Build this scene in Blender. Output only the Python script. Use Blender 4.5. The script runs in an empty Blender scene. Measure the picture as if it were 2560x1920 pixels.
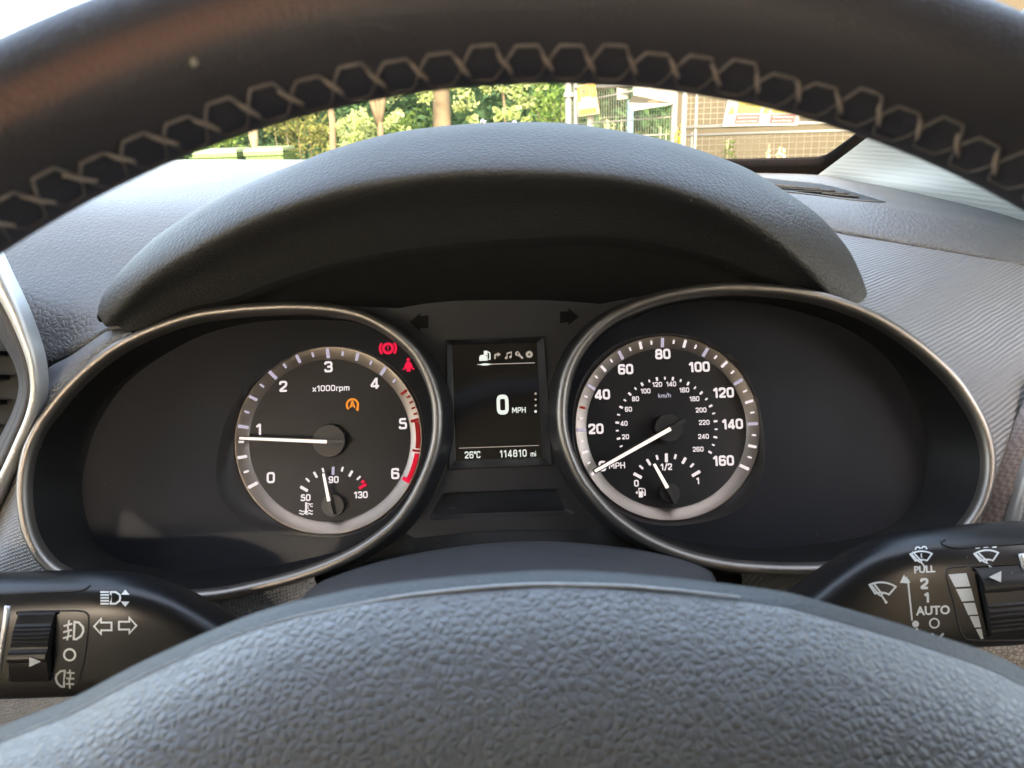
import bpy, bmesh, math, random
from math import sin, cos, pi, radians, hypot, atan2
from mathutils import Vector, Matrix
from mathutils.geometry import tessellate_polygon
from mathutils.bvhtree import BVHTree

random.seed(7)
scene = bpy.context.scene
col = scene.collection

# ------------------------------------------------------------------ camera
F = 1923.0                                  # focal length in photo pixels (2560 wide)
CAM = Vector((0.0, 0.0, 1.35))
ROT = Matrix.Rotation(radians(90 - 18), 3, 'X') @ Matrix.Rotation(radians(-2.0), 3, 'Z')
cam_data = bpy.data.cameras.new('camera')
cam = bpy.data.objects.new('camera', cam_data)
col.objects.link(cam)
cam.matrix_world = Matrix.Translation(CAM) @ ROT.to_4x4()
cam_data.sensor_width = 36.0
cam_data.lens = 36.0 * F / 2560.0
cam_data.clip_start = 0.01
cam_data.clip_end = 400.0
cam_data.dof.use_dof = True
cam_data.dof.focus_distance = 0.60
cam_data.dof.aperture_fstop = 21.0
scene.camera = cam

# ------------------------------------------------------------------ sky, sun, exposure
EXPOSURE = 3.9
SUN_EL, SUN_AZ = 38.0, 180.0                # azimuth clockwise from straight ahead (+y); behind, to the right
world = bpy.data.worlds.new('World')
scene.world = world
world.use_nodes = True
wn = world.node_tree.nodes
sky = wn.new('ShaderNodeTexSky')
sky.sky_type = 'NISHITA'
sky.sun_disc = False
sky.sun_elevation = radians(SUN_EL)
sky.sun_rotation = radians(SUN_AZ)
sky.dust_density = 4.0
sky.ozone_density = 0.5
bg = wn['Background']
bg.inputs['Strength'].default_value = 0.15
world.node_tree.links.new(sky.outputs[0], bg.inputs[0])
sun_data = bpy.data.lights.new('sun', 'SUN')
sun_data.energy = 1.0
sun_data.angle = radians(12)                # bright hazy day: soft sun
sun_data.color = (1.0, 0.97, 0.93)
sun = bpy.data.objects.new('sun', sun_data)
col.objects.link(sun)
sd = Vector((sin(radians(SUN_AZ)) * cos(radians(SUN_EL)), cos(radians(SUN_AZ)) * cos(radians(SUN_EL)), sin(radians(SUN_EL))))
sun.rotation_euler = (-sd).to_track_quat('-Z', 'Y').to_euler()
sun.location = sd * 30
vs = scene.view_settings
vs.view_transform = 'Standard'
vs.look = 'None'
vs.exposure = EXPOSURE
vs.gamma = 1.0
vs.use_curve_mapping = False
vs.use_white_balance = True                 # the camera's white balance, set for the shade inside the car
vs.white_balance_temperature = 7850
vs.white_balance_tint = 11
scene.render.engine = 'CYCLES'
cy = scene.cycles
cy.use_denoising = True
cy.max_bounces = 8
cy.diffuse_bounces = 5
cy.glossy_bounces = 4
cy.transparent_max_bounces = 24
cy.transmission_bounces = 4
cy.caustics_reflective = False
cy.caustics_refractive = False
cy.sample_clamp_indirect = 6.0
EM = 1.0 / 2 ** EXPOSURE                    # radiance that shows as full white

# ------------------------------------------------------------------ projection helpers
def ray(px, py):
    return (ROT @ Vector(((px - 1280) / F, -(py - 960) / F, -1.0)))

def at(px, py, Y):
    """point Y metres ahead of the camera along the line of sight of photo pixel (px, py)"""
    d = ray(px, py)
    return CAM + d * (Y / d.y)

class Frame:
    def __init__(s, O, n, up):
        s.O = Vector(O); s.N = Vector(n).normalized()
        s.U = Vector(up).cross(s.N).normalized(); s.V = s.N.cross(s.U)
    def hit(s, px, py, dep=0.0):
        d = ray(px, py); o = s.O + s.N * dep
        return CAM + d * ((o - CAM).dot(s.N) / d.dot(s.N))
    def loc(s, px, py, dep=0.0):
        p = s.hit(px, py, dep) - s.O
        return (p.dot(s.U), p.dot(s.V))
    def scale(s, px, py, dep=0.0):
        a = s.loc(px - 5, py, dep); b = s.loc(px + 5, py, dep)
        return hypot(a[0] - b[0], a[1] - b[1]) / 10
    def p(s, u, v, dep=0.0):
        return s.O + s.U * u + s.V * v + s.N * dep

def catmull(pts, n, closed=False):
    pts = [Vector(p) for p in pts]
    m = len(pts); out = []
    segs = m if closed else m - 1
    L = [0]
    for i in range(segs): L.append(L[-1] + max(1e-9, (pts[(i + 1) % m] - pts[i]).length))
    for k in range(n):
        t = L[-1] * k / (n if closed else n - 1)
        i = 0
        while i < segs - 1 and L[i + 1] < t: i += 1
        s = (t - L[i]) / (L[i + 1] - L[i])
        if closed:
            p0, p1, p2, p3 = pts[(i - 1) % m], pts[i], pts[(i + 1) % m], pts[(i + 2) % m]
        else:
            p1, p2 = pts[i], pts[i + 1]
            p0 = pts[i - 1] if i > 0 else p1 * 2 - p2
            p3 = pts[i + 2] if i + 2 < m else p2 * 2 - p1
        out.append(0.5 * ((2 * p1) + (p2 - p0) * s + (2 * p0 - 5 * p1 + 4 * p2 - p3) * s * s + (3 * p1 - p0 - 3 * p2 + p3) * s ** 3))
    return out

# ------------------------------------------------------------------ object helpers
def mesh_obj(name, verts, faces, mat, parent=None, smooth=False, mats=None, mi=None):
    me = bpy.data.meshes.new(name)
    me.from_pydata([tuple(v) for v in verts], [], faces)
    for m in (mats or [mat]):
        if m: me.materials.append(m)
    if mi: me.polygons.foreach_set('material_index', mi)
    if smooth: me.polygons.foreach_set('use_smooth', [True] * len(me.polygons))
    me.update()
    o = bpy.data.objects.new(name, me)
    col.objects.link(o)
    if parent is not None: attach(o, parent)
    return o

def attach(o, parent):
    o.parent = parent
    o.matrix_parent_inverse = world_mat(parent).inverted()

def world_mat(o):
    m = Matrix.LocRotScale(o.location, o.rotation_euler, o.scale)
    if o.parent: m = world_mat(o.parent) @ o.matrix_parent_inverse @ m
    return m

def empty(name, loc, label, cat, group=None):
    o = bpy.data.objects.new(name, None)
    o.empty_display_size = 0.05
    col.objects.link(o); o.location = loc
    return tag(o, label, cat, group)

def tag(o, label=None, cat=None, group=None, kind=None):
    if label: o['label'] = label
    if cat: o['category'] = cat
    if group: o['group'] = group
    if kind: o['kind'] = kind
    return o

def grid_faces(nu, nv, cu=False, cv=False, flip=False):
    fs = []
    for i in range(nu if cu else nu - 1):
        for j in range(nv if cv else nv - 1):
            a, b = i * nv + j, i * nv + (j + 1) % nv
            c, d = ((i + 1) % nu) * nv + (j + 1) % nv, ((i + 1) % nu) * nv + j
            fs.append((a, d, c, b) if flip else (a, b, c, d))
    return fs

def loft(rows, nu, nv):
    """rows: lists of 3d points; smooth surface through them (nv along each row, nu across)"""
    R = [catmull(r, nv) for r in rows]
    cols = [catmull([R[i][j] for i in range(len(R))], nu) for j in range(nv)]
    return [cols[j][i] for i in range(nu) for j in range(nv)]

def patch(name, rows, nu, nv, mat, parent=None, thick=0.0, flip=False):
    o = mesh_obj(name, loft(rows, nu, nv), grid_faces(nu, nv, flip=flip), mat, parent, True)
    if thick:
        m = o.modifiers.new('thickness', 'SOLIDIFY'); m.thickness = thick; m.offset = -1
    return o

def tube(path, r, n=10, closed=False, cap=True):
    """verts, faces of a tube round a path; r is a number or a list"""
    m = len(path); V = []; up = None
    for i, p in enumerate(path):
        a = path[(i - 1) % m] if (closed or i > 0) else p
        b = path[(i + 1) % m] if (closed or i < m - 1) else p
        t = (b - a).normalized()
        if up is None:
            up = Vector((0, 0, 1)) if abs(t.z) < 0.9 else Vector((1, 0, 0))
        s = t.cross(up).normalized(); up = s.cross(t).normalized()
        ri = r[i] if isinstance(r, (list, tuple)) else r
        for k in range(n):
            V.append(p + s * (ri * cos(2 * pi * k / n)) + up * (ri * sin(2 * pi * k / n)))
    Fc = grid_faces(m, n, cu=closed, cv=True)
    if cap and not closed:
        Fc += [tuple(range(n))[::-1], tuple((m - 1) * n + k for k in range(n))]
    return V, Fc

class MB:
    """collects pieces of ONE part"""
    def __init__(s): s.v = []; s.f = []
    def add(s, vf):
        b = len(s.v); s.v += [Vector(p) for p in vf[0]]; s.f += [tuple(i + b for i in f) for f in vf[1]]; return s
    def box(s, c, h, ax=None):
        ax = ax or (Vector((1, 0, 0)), Vector((0, 1, 0)), Vector((0, 0, 1)))
        c = Vector(c)
        vs_ = [c + ax[0] * (h[0] * i) + ax[1] * (h[1] * j) + ax[2] * (h[2] * k) for i in (-1, 1) for j in (-1, 1) for k in (-1, 1)]
        return s.add((vs_, [(0, 1, 3, 2), (4, 6, 7, 5), (0, 4, 5, 1), (2, 3, 7, 6), (0, 2, 6, 4), (1, 5, 7, 3)]))
    def bar(s, a, b, r, n=8): return s.add(tube([Vector(a), Vector(b)], r, n))
    def build(s, name, mat, parent=None, smooth=False): return mesh_obj(name, s.v, s.f, mat, parent, smooth)

def bevel(o, w, seg=2):
    m = o.modifiers.new('bevel', 'BEVEL'); m.width = w; m.segments = seg; m.limit_method = 'ANGLE'; m.angle_limit = radians(35)
    return o

# ------------------------------------------------------------------ materials
def principled(name, color, rough=0.5, metal=0.0, spec=0.5):
    m = bpy.data.materials.new(name); m.use_nodes = True
    b = m.node_tree.nodes['Principled BSDF']
    b.inputs['Base Color'].default_value = (*color, 1)
    b.inputs['Roughness'].default_value = rough
    b.inputs['Metallic'].default_value = metal
    b.inputs['Specular IOR Level'].default_value = spec
    return m, m.node_tree.nodes, m.node_tree.links, b

def simple(name, color, rough=0.5, metal=0.0, spec=0.5, speck=0.12, sc=60):
    """plain surface with slight uneven tone and gloss"""
    m, N, L, b = principled(name, color, rough, metal, spec)
    t = N.new('ShaderNodeTexCoord'); n = N.new('ShaderNodeTexNoise')
    n.inputs['Scale'].default_value = sc; n.inputs['Detail'].default_value = 5
    L.new(t.outputs['Object'], n.inputs['Vector'])
    mx = N.new('ShaderNodeMix'); mx.data_type = 'RGBA'
    mx.inputs['A'].default_value = (*[c * (1 - speck) for c in color], 1)
    mx.inputs['B'].default_value = (*[min(1, c * (1 + speck)) for c in color], 1)
    L.new(n.outputs['Fac'], mx.inputs['Factor']); L.new(mx.outputs['Result'], b.inputs['Base Color'])
    mr = N.new('ShaderNodeMapRange')
    mr.inputs['To Min'].default_value = rough * 0.85; mr.inputs['To Max'].default_value = min(1, rough * 1.15)
    L.new(n.outputs['Fac'], mr.inputs['Value']); L.new(mr.outputs['Result'], b.inputs['Roughness'])
    return m

def grain(name, color, cell, rough=0.5, depth=0.0004, strength=0.8, stretch=(1, 1, 1), spec=0.5, dirt=0.0, rot=(0, 0, 0)):
    """moulded leather grain: raised pebbles with creases between"""
    m, N, L, b = principled(name, color, rough, 0, spec)
    t = N.new('ShaderNodeTexCoord'); mp = N.new('ShaderNodeMapping')
    mp.inputs['Scale'].default_value = stretch; mp.inputs['Rotation'].default_value = rot
    L.new(t.outputs['Object'], mp.inputs['Vector'])
    nz = N.new('ShaderNodeTexNoise'); nz.inputs['Scale'].default_value = 0.7 / cell; nz.inputs['Detail'].default_value = 2
    L.new(mp.outputs['Vector'], nz.inputs['Vector'])
    off = N.new('ShaderNodeVectorMath'); off.operation = 'MULTIPLY_ADD'
    off.inputs[1].default_value = (cell * 0.35,) * 3
    L.new(nz.outputs['Color'], off.inputs[0]); L.new(mp.outputs['Vector'], off.inputs[2])
    vo = N.new('ShaderNodeTexVoronoi'); vo.feature = 'DISTANCE_TO_EDGE'; vo.inputs['Scale'].default_value = 1 / cell
    L.new(off.outputs[0], vo.inputs['Vector'])
    mr = N.new('ShaderNodeMapRange'); mr.interpolation_type = 'SMOOTHSTEP'
    mr.inputs['From Max'].default_value = 0.20
    L.new(vo.outputs['Distance'], mr.inputs['Value'])
    vf = N.new('ShaderNodeTexVoronoi'); vf.feature = 'F1'; vf.inputs['Scale'].default_value = 1 / cell
    L.new(off.outputs[0], vf.inputs['Vector'])
    dm = N.new('ShaderNodeMapRange'); dm.interpolation_type = 'SMOOTHSTEP'; dm.inputs['From Min'].default_value = 0.62; dm.inputs['From Max'].default_value = 0.05
    L.new(vf.outputs['Distance'], dm.inputs['Value'])
    sm = N.new('ShaderNodeMath'); sm.operation = 'MULTIPLY_ADD'; sm.inputs[1].default_value = 0.9; L.new(dm.outputs['Result'], sm.inputs[0]); L.new(mr.outputs['Result'], sm.inputs[2])
    n2 = N.new('ShaderNodeTexNoise'); n2.inputs['Scale'].default_value = 4 / cell
    L.new(mp.outputs['Vector'], n2.inputs['Vector'])
    ad = N.new('ShaderNodeMath'); ad.operation = 'MULTIPLY_ADD'; ad.inputs[1].default_value = 0.12
    L.new(n2.outputs['Fac'], ad.inputs[0]); L.new(sm.outputs[0], ad.inputs[2])
    bu = N.new('ShaderNodeBump'); bu.inputs['Strength'].default_value = strength; bu.inputs['Distance'].default_value = depth
    L.new(ad.outputs[0], bu.inputs['Height']); L.new(bu.outputs['Normal'], b.inputs['Normal'])
    big = N.new('ShaderNodeTexNoise'); big.inputs['Scale'].default_value = 14; big.inputs['Detail'].default_value = 4
    L.new(t.outputs['Object'], big.inputs['Vector'])
    rr = N.new('ShaderNodeMapRange'); rr.inputs['To Min'].default_value = rough - 0.07; rr.inputs['To Max'].default_value = rough + 0.08
    L.new(big.outputs['Fac'], rr.inputs['Value']); L.new(rr.outputs['Result'], b.inputs['Roughness'])
    if dirt:
        mx = N.new('ShaderNodeMix'); mx.data_type = 'RGBA'
        mx.inputs['A'].default_value = (*[min(1, c + dirt) for c in color], 1); mx.inputs['B'].default_value = (*color, 1)
        L.new(mr.outputs['Result'], mx.inputs['Factor']); L.new(mx.outputs['Result'], b.inputs['Base Color'])
    return m

def ribbed(name, color, pitch, direction, wobble=1.0, rough=0.5, depth=0.0004, strength=0.8, cross=None, spec=0.5):
    """fine moulded ribs (wavy where wobble is high), optionally crossed by a second set"""
    m, N, L, b = principled(name, color, rough, 0, spec)
    t = N.new('ShaderNodeTexCoord')
    nz = N.new('ShaderNodeTexNoise'); nz.inputs['Scale'].default_value = 0.09 / pitch; nz.inputs['Detail'].default_value = 3
    L.new(t.outputs['Object'], nz.inputs['Vector'])
    hs = []
    for k, d in enumerate([direction] + ([cross] if cross else [])):
        dt = N.new('ShaderNodeVectorMath'); dt.operation = 'DOT_PRODUCT'
        dt.inputs[1].default_value = Vector(d).normalized() * (2 * pi / pitch)
        L.new(t.outputs['Object'], dt.inputs[0])
        w = N.new('ShaderNodeMath'); w.operation = 'MULTIPLY_ADD'; w.inputs[1].default_value = wobble * 12
        L.new(nz.outputs['Fac'], w.inputs[0]); L.new(dt.outputs['Value'], w.inputs[2])
        s = N.new('ShaderNodeMath'); s.operation = 'SINE'; L.new(w.outputs[0], s.inputs[0]); hs.append(s)
    h = hs[0].outputs[0]
    if cross:
        mx_ = N.new('ShaderNodeMath'); mx_.operation = 'MAXIMUM'
        L.new(hs[0].outputs[0], mx_.inputs[0]); L.new(hs[1].outputs[0], mx_.inputs[1]); h = mx_.outputs[0]
    br = N.new('ShaderNodeTexNoise'); br.inputs['Scale'].default_value = 0.45 / pitch; br.inputs['Detail'].default_value = 3
    L.new(t.outputs['Object'], br.inputs['Vector'])
    ad = N.new('ShaderNodeMath'); ad.operation = 'MULTIPLY_ADD'; ad.inputs[1].default_value = 1.2
    L.new(br.outputs['Fac'], ad.inputs[0]); L.new(h, ad.inputs[2])
    bu = N.new('ShaderNodeBump'); bu.inputs['Strength'].default_value = strength; bu.inputs['Distance'].default_value = depth
    L.new(ad.outputs[0], bu.inputs['Height']); L.new(bu.outputs['Normal'], b.inputs['Normal'])
    return m

def emit(name, color, strength):
    m = bpy.data.materials.new(name); m.use_nodes = True
    N = m.node_tree.nodes; N.clear()
    e = N.new('ShaderNodeEmission'); e.inputs[0].default_value = (*color, 1); e.inputs[1].default_value = strength
    o = N.new('ShaderNodeOutputMaterial'); m.node_tree.links.new(e.outputs[0], o.inputs[0])
    return m

def glass(name, tint, gloss=1.0, rough=0.02, ior=1.4):
    m = bpy.data.materials.new(name); m.use_nodes = True
    N = m.node_tree.nodes; L = m.node_tree.links; N.clear()
    tr = N.new('ShaderNodeBsdfTransparent'); tr.inputs[0].default_value = (*tint, 1)
    gl = N.new('ShaderNodeBsdfGlossy'); gl.inputs['Roughness'].default_value = rough
    fr = N.new('ShaderNodeFresnel'); fr.inputs['IOR'].default_value = ior
    mu = N.new('ShaderNodeMath'); mu.operation = 'MULTIPLY'; mu.inputs[1].default_value = gloss
    L.new(fr.outputs[0], mu.inputs[0])
    mx = N.new('ShaderNodeMixShader'); o = N.new('ShaderNodeOutputMaterial')
    L.new(mu.outputs[0], mx.inputs[0]); L.new(tr.outputs[0], mx.inputs[1]); L.new(gl.outputs[0], mx.inputs[2]); L.new(mx.outputs[0], o.inputs[0])
    return m

def leafy(name, c1, c2, trans=0.45):
    m = bpy.data.materials.new(name); m.use_nodes = True
    N = m.node_tree.nodes; L = m.node_tree.links; N.clear()
    t = N.new('ShaderNodeTexCoord'); n = N.new('ShaderNodeTexNoise'); n.inputs['Scale'].default_value = 6; n.inputs['Detail'].default_value = 3
    L.new(t.outputs['Object'], n.inputs['Vector'])
    mx = N.new('ShaderNodeMix'); mx.data_type = 'RGBA'; mx.inputs['A'].default_value = (*c1, 1); mx.inputs['B'].default_value = (*c2, 1)
    cr = N.new('ShaderNodeMapRange'); cr.inputs['From Min'].default_value = 0.35; cr.inputs['From Max'].default_value = 0.65
    L.new(n.outputs['Fac'], cr.inputs['Value']); L.new(cr.outputs['Result'], mx.inputs['Factor'])
    d = N.new('ShaderNodeBsdfDiffuse'); tl = N.new('ShaderNodeBsdfTranslucent')
    L.new(mx.outputs['Result'], d.inputs[0]); L.new(mx.outputs['Result'], tl.inputs[0])
    ms = N.new('ShaderNodeMixShader'); ms.inputs[0].default_value = trans
    L.new(d.outputs[0], ms.inputs[1]); L.new(tl.outputs[0], ms.inputs[2])
    o = N.new('ShaderNodeOutputMaterial'); L.new(ms.outputs[0], o.inputs[0])
    return m

M = {}
M['pad'] = grain('dash_pad_grain', (0.108, 0.110, 0.111), 0.0034, 0.45, 0.00030, 0.7, stretch=(1, 0.7, 1), spec=0.4)
M['hood'] = grain('hood_grain', (0.044, 0.0443, 0.044), 0.0032, 0.50, 0.00026, 0.6, spec=0.38)
M['airbag'] = grain('airbag_grain', (0.235, 0.236, 0.236), 0.0020, 0.38, 0.00023, 0.8, spec=0.5)
M['airbag_shade'] = grain('airbag_shade_grain', (0.05, 0.051, 0.053), 0.0016, 0.5, 0.00012, 0.5)  # darker than the cover: shade on the turned-away edge put into colour
M['rim'] = grain('rim_leather', (0.022, 0.020, 0.022), 0.0011, 0.42, 0.00012, 0.4, spec=0.45)
M['plastic'] = simple('black_plastic', (0.020, 0.020, 0.022), 0.42, 0, 0.45)
M['panelplastic'] = simple('cluster_plastic', (0.042, 0.040, 0.041), 0.38, 0, 0.5)
M['stalk'] = simple('stalk_plastic', (0.006, 0.006, 0.0065), 0.32, 0, 0.5)
M['gloss'] = simple('gloss_black', (0.006, 0.006, 0.007), 0.12, 0, 0.5)
M['shroud'] = simple('shroud_plastic', (0.055, 0.056, 0.060), 0.55, 0, 0.4)
M['face'] = simple('gauge_face', (0.0075, 0.0086, 0.0125), 0.6, 0, 0.2, 0.05)
M['dial'] = simple('dial_face', (0.0185, 0.0165, 0.0172), 0.5, 0, 0.4, 0.05)
M['collar'] = simple('dial_collar', (0.024, 0.021, 0.020), 0.45, 0, 0.4, 0.05)
M['bezelwall'] = simple('bezel_wall', (0.007, 0.007, 0.007), 0.45, 0, 0.35, 0.05)
M['bezel'] = simple('bezel_satin', (0.27, 0.245, 0.22), 0.44, 1.0)
M['ring'] = simple('dial_ring_satin', (0.36, 0.305, 0.265), 0.42, 1.0, 0.5, 0.05)
M['chrome'] = simple('vent_silver', (0.60, 0.61, 0.60), 0.42, 0.7)
M['needlehub'] = simple('needle_hub', (0.045, 0.040, 0.037), 0.45)
M['needlegrey'] = simple('needle_tail', (0.06, 0.055, 0.05), 0.4)
M['black'] = simple('matt_black', (0.006, 0.006, 0.006), 0.7)
M['arrow'] = simple('unlit_arrow', (0.004, 0.004, 0.004), 0.5, 0, 0.2)
M['screen'] = simple('screen_glass', (0.024, 0.021, 0.022), 0.10, 0, 1.0, 0.1, 40)
M['frit'] = simple('frit_black', (0.006, 0.005, 0.006), 0.8, 0, 0.1)
M['paint'] = simple('white_print', (0.60, 0.64, 0.65), 0.5, 0, 0.4, 0.03)
M['dimpaint'] = simple('grey_print', (0.36, 0.38, 0.38), 0.5, 0, 0.4, 0.03)
M['thread'] = simple('tan_thread', (0.55, 0.44, 0.37), 0.7)
M['thread_dim'] = simple('worn_thread', (0.32, 0.28, 0.265), 0.8, 0, 0.3, 0.4, 900)
M['seam'] = simple('seam_highlight', (0.55, 0.55, 0.55), 0.5, 0, 0.5, 0.3, 400)  # pale grey carries the painted highlight along the hub crease
M['speck'] = simple('dust', (0.55, 0.50, 0.42), 0.9)
M['white_lit'] = emit('backlit_white', (0.86, 0.86, 1.0), EM * 1.05)
M['white_dim'] = emit('backlit_blue_white', (0.60, 0.60, 0.86), EM * 0.85)
M['needle'] = emit('needle_light', (1.0, 0.96, 0.97), EM * 1.3)
M['lcd'] = emit('lcd_white', (0.80, 0.95, 1.0), EM * 1.0)
M['lcd_dim'] = emit('lcd_grey', (0.62, 0.60, 0.58), EM * 0.7)
M['red_lit'] = emit('backlit_red', (1.0, 0.02, 0.09), EM * 0.95)
M['red_dim'] = emit('red_scale_dim', (0.55, 0.03, 0.035), EM * 0.55)
M['red_band'] = emit('red_scale', (0.9, 0.015, 0.05), EM * 0.8)
M['amber'] = emit('amber_light', (1.0, 0.34, 0.06), EM * 1.0)
def dusty(m, amount, sc):
    N = m.node_tree.nodes; L = m.node_tree.links
    mx0 = [n for n in N if n.type == 'MIX_SHADER'][0]; out = [n for n in N if n.type == 'OUTPUT_MATERIAL'][0]
    t = N.new('ShaderNodeTexCoord'); n = N.new('ShaderNodeTexNoise'); n.inputs['Scale'].default_value = sc; n.inputs['Detail'].default_value = 6; L.new(t.outputs['Object'], n.inputs['Vector'])
    mr = N.new('ShaderNodeMapRange'); mr.inputs['From Min'].default_value = .3; mr.inputs['From Max'].default_value = .75; mr.inputs['To Min'].default_value = amount * .3; mr.inputs['To Max'].default_value = amount
    L.new(n.outputs['Fac'], mr.inputs['Value'])
    d = N.new('ShaderNodeBsdfDiffuse'); d.inputs[0].default_value = (.8, .82, .86, 1)
    m2 = N.new('ShaderNodeMixShader'); L.new(mr.outputs['Result'], m2.inputs[0]); L.new(mx0.outputs[0], m2.inputs[1]); L.new(d.outputs[0], m2.inputs[2]); L.new(m2.outputs[0], out.inputs[0])
    return m
M['lens'] = glass('gauge_lens', (0.96, 0.96, 0.96), 0.07, 0.02, 1.35)
dusty(M['lens'], 0.012, 22)
M['glass'] = glass('windscreen_glass', (0.92, 0.95, 0.93), 0.5, 0.0, 1.3)
M['cabin'] = simple('cabin_lining', (0.33, 0.325, 0.34), 0.9, 0, 0.2)
M['cabindark'] = simple('cabin_dark', (0.03, 0.027, 0.025), 0.8, 0, 0.2)
M['doortrim'] = grain('door_trim', (0.42, 0.39, 0.36), 0.0028, 0.6, 0.0003, 0.7, dirt=-0.2)

def set_mat(o, m):
    o.data.materials.clear(); o.data.materials.append(m)
def rib_dir(o, px, py, ang):
    """direction across moulded ribs that run along the panel, rising at this angle"""
    b = BVHTree.FromPolygons([v.co.copy() for v in o.data.vertices], [tuple(p.vertices) for p in o.data.polygons])
    def h(x, y): return b.ray_cast(CAM, ray(x, y).normalized())[0]
    p = h(px, py); A = h(px + 6, py) - p; B = h(px, py - 6) - p
    Ld = A * cos(radians(ang)) + B * sin(radians(ang))
    return A.cross(B).normalized().cross(Ld).normalized()
# ------------------------------------------------------------------ stroke lettering for dials and displays
def rnd(pts, r=0.12, closed=False, n=4):
    P = [Vector((p[0], p[1])) for p in pts]; out = []; m = len(P)
    for i, p in enumerate(P):
        if not closed and i in (0, m - 1): out.append(p); continue
        a, b = P[i - 1], P[(i + 1) % m]
        la, lb = (a - p).length, (b - p).length
        k = min(r, la * 0.48, lb * 0.48)
        s, e = p + (a - p) * (k / la), p + (b - p) * (k / lb)
        for j in range(n + 1):
            t = j / n
            out.append(s * (1 - t) ** 2 + p * (2 * t * (1 - t)) + e * t * t)
    return out
def box_(x0, y0, x1, y1): return [(x0, y0), (x1, y0), (x1, y1), (x0, y1)]
def arc(cx, cy, r, a0, a1, n=20, ry=None):
    return [(cx + r * cos(radians(a0 + (a1 - a0) * i / n)), cy + (ry or r) * sin(radians(a0 + (a1 - a0) * i / n))) for i in range(n + 1)]
# glyph: (advance, [(points, closed, rounding)])
G = {
 '0': (0.82, [(box_(.1, .1, .64, .9), True, .2)]),
 '1': (0.60, [([(.06, .70), (.30, .90), (.36, .90), (.36, 0)], False, .05)]),
 '2': (0.80, [([(.10, .66), (.10, .90), (.62, .90), (.62, .56), (.12, .20), (.12, .10), (.68, .10)], False, .16)]),
 '3': (0.80, [([(.10, .70), (.10, .90), (.62, .90), (.62, .51), (.26, .51)], False, .16), ([(.26, .51), (.64, .51), (.64, .10), (.10, .10), (.10, .30)], False, .16)]),
 '4': (0.82, [([(.52, 0), (.52, .98)], False, 0), ([(.50, .92), (.10, .34), (.10, .24), (.74, .24)], False, .03)]),
 '5': (0.80, [([(.64, .90), (.13, .90), (.13, .55), (.63, .55), (.63, .10), (.10, .10), (.10, .28)], False, .13)]),
 '6': (0.82, [([(.62, .72), (.62, .90), (.11, .90), (.11, .10), (.64, .10), (.64, .54), (.11, .54)], False, .16)]),
 '8': (0.82, [(box_(.13, .52, .61, .90), True, .15), (box_(.10, .10, .64, .52), True, .15)]),
 '9': (0.82, [([(.12, .28), (.12, .10), (.63, .10), (.63, .90), (.10, .90), (.10, .46), (.63, .46)], False, .16)]),
 '/': (0.55, [([(.06, -.06), (.46, 1.02)], False, 0)]),
 'x': (0.72, [([(.06, .0), (.60, .66)], False, 0), ([(.06, .66), (.60, .0)], False, 0)]),
 'r': (0.50, [([(.12, 0), (.12, .62)], False, 0), ([(.12, .40), (.12, .60), (.46, .60)], False, .12)]),
 'p': (0.74, [([(.12, -.24), (.12, .68)], False, 0), (box_(.12, .08, .58, .60), True, .14)]),
 'm': (1.02, [([(.12, 0), (.12, .66)], False, 0), ([(.12, .60), (.50, .60), (.50, 0)], False, .12), ([(.50, .60), (.88, .60), (.88, 0)], False, .12)]),
 'k': (0.70, [([(.12, 0), (.12, .96)], False, 0), ([(.12, .28), (.54, .66)], False, 0), ([(.28, .40), (.58, 0)], False, 0)]),
 'h': (0.74, [([(.12, 0), (.12, .96)], False, 0), ([(.12, .60), (.58, .60), (.58, 0)], False, .12)]),
 'i': (0.32, [([(.14, 0), (.14, .64)], False, 0), ([(.14, .78), (.14, .94)], False, 0)]),
 'M': (1.02, [([(.12, 0), (.12, .90), (.18, .90), (.48, .28), (.78, .90), (.84, .90), (.84, 0)], False, .02)]),
 'P': (0.78, [([(.12, 0), (.12, .90), (.64, .90), (.64, .42), (.12, .42)], False, .16)]),
 'H': (0.86, [([(.12, 0), (.12, 1)], False, 0), ([(.70, 0), (.70, 1)], False, 0), ([(.12, .5), (.70, .5)], False, 0)]),
 'C': (0.76, [([(.62, .70), (.62, .90), (.12, .90), (.12, .10), (.62, .10), (.62, .30)], False, .16)]),
 'A': (0.84, [([(.06, 0), (.36, .95), (.44, .95), (.74, 0)], False, .03), ([(.18, .28), (.62, .28)], False, 0)]),
 'o': (0.40, [(arc(.18, .80, .12, 0, 354, 12), True, 0)]),     # degree mark
 ' ': (0.40, []),
}
def ribbon(pts, w, closed=False):
    P = [Vector((p[0], p[1])) for p in pts]; m = len(P); V = []
    for i in range(m):
        a = P[i - 1] if (i or closed) else None
        b = P[(i + 1) % m] if (i < m - 1 or closed) else None
        d1 = (P[i] - a).normalized() if a is not None and (P[i] - a).length > 1e-9 else None
        d2 = (b - P[i]).normalized() if b is not None and (b - P[i]).length > 1e-9 else None
        d1 = d1 or d2; d2 = d2 or d1
        t = (d1 + d2); t = t.normalized() if t.length > 1e-6 else d1
        k = min(1.8, 1 / max(0.3, t.dot(d1)))
        nrm = Vector((-t.y, t.x)) * (w / 2 * k)
        V += [P[i] + nrm, P[i] - nrm]
    Fc = []
    for i in range(m if closed else m - 1):
        j = (i + 1) % m
        Fc.append((2 * i, 2 * i + 1, 2 * j + 1, 2 * j))
    return V, Fc
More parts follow.
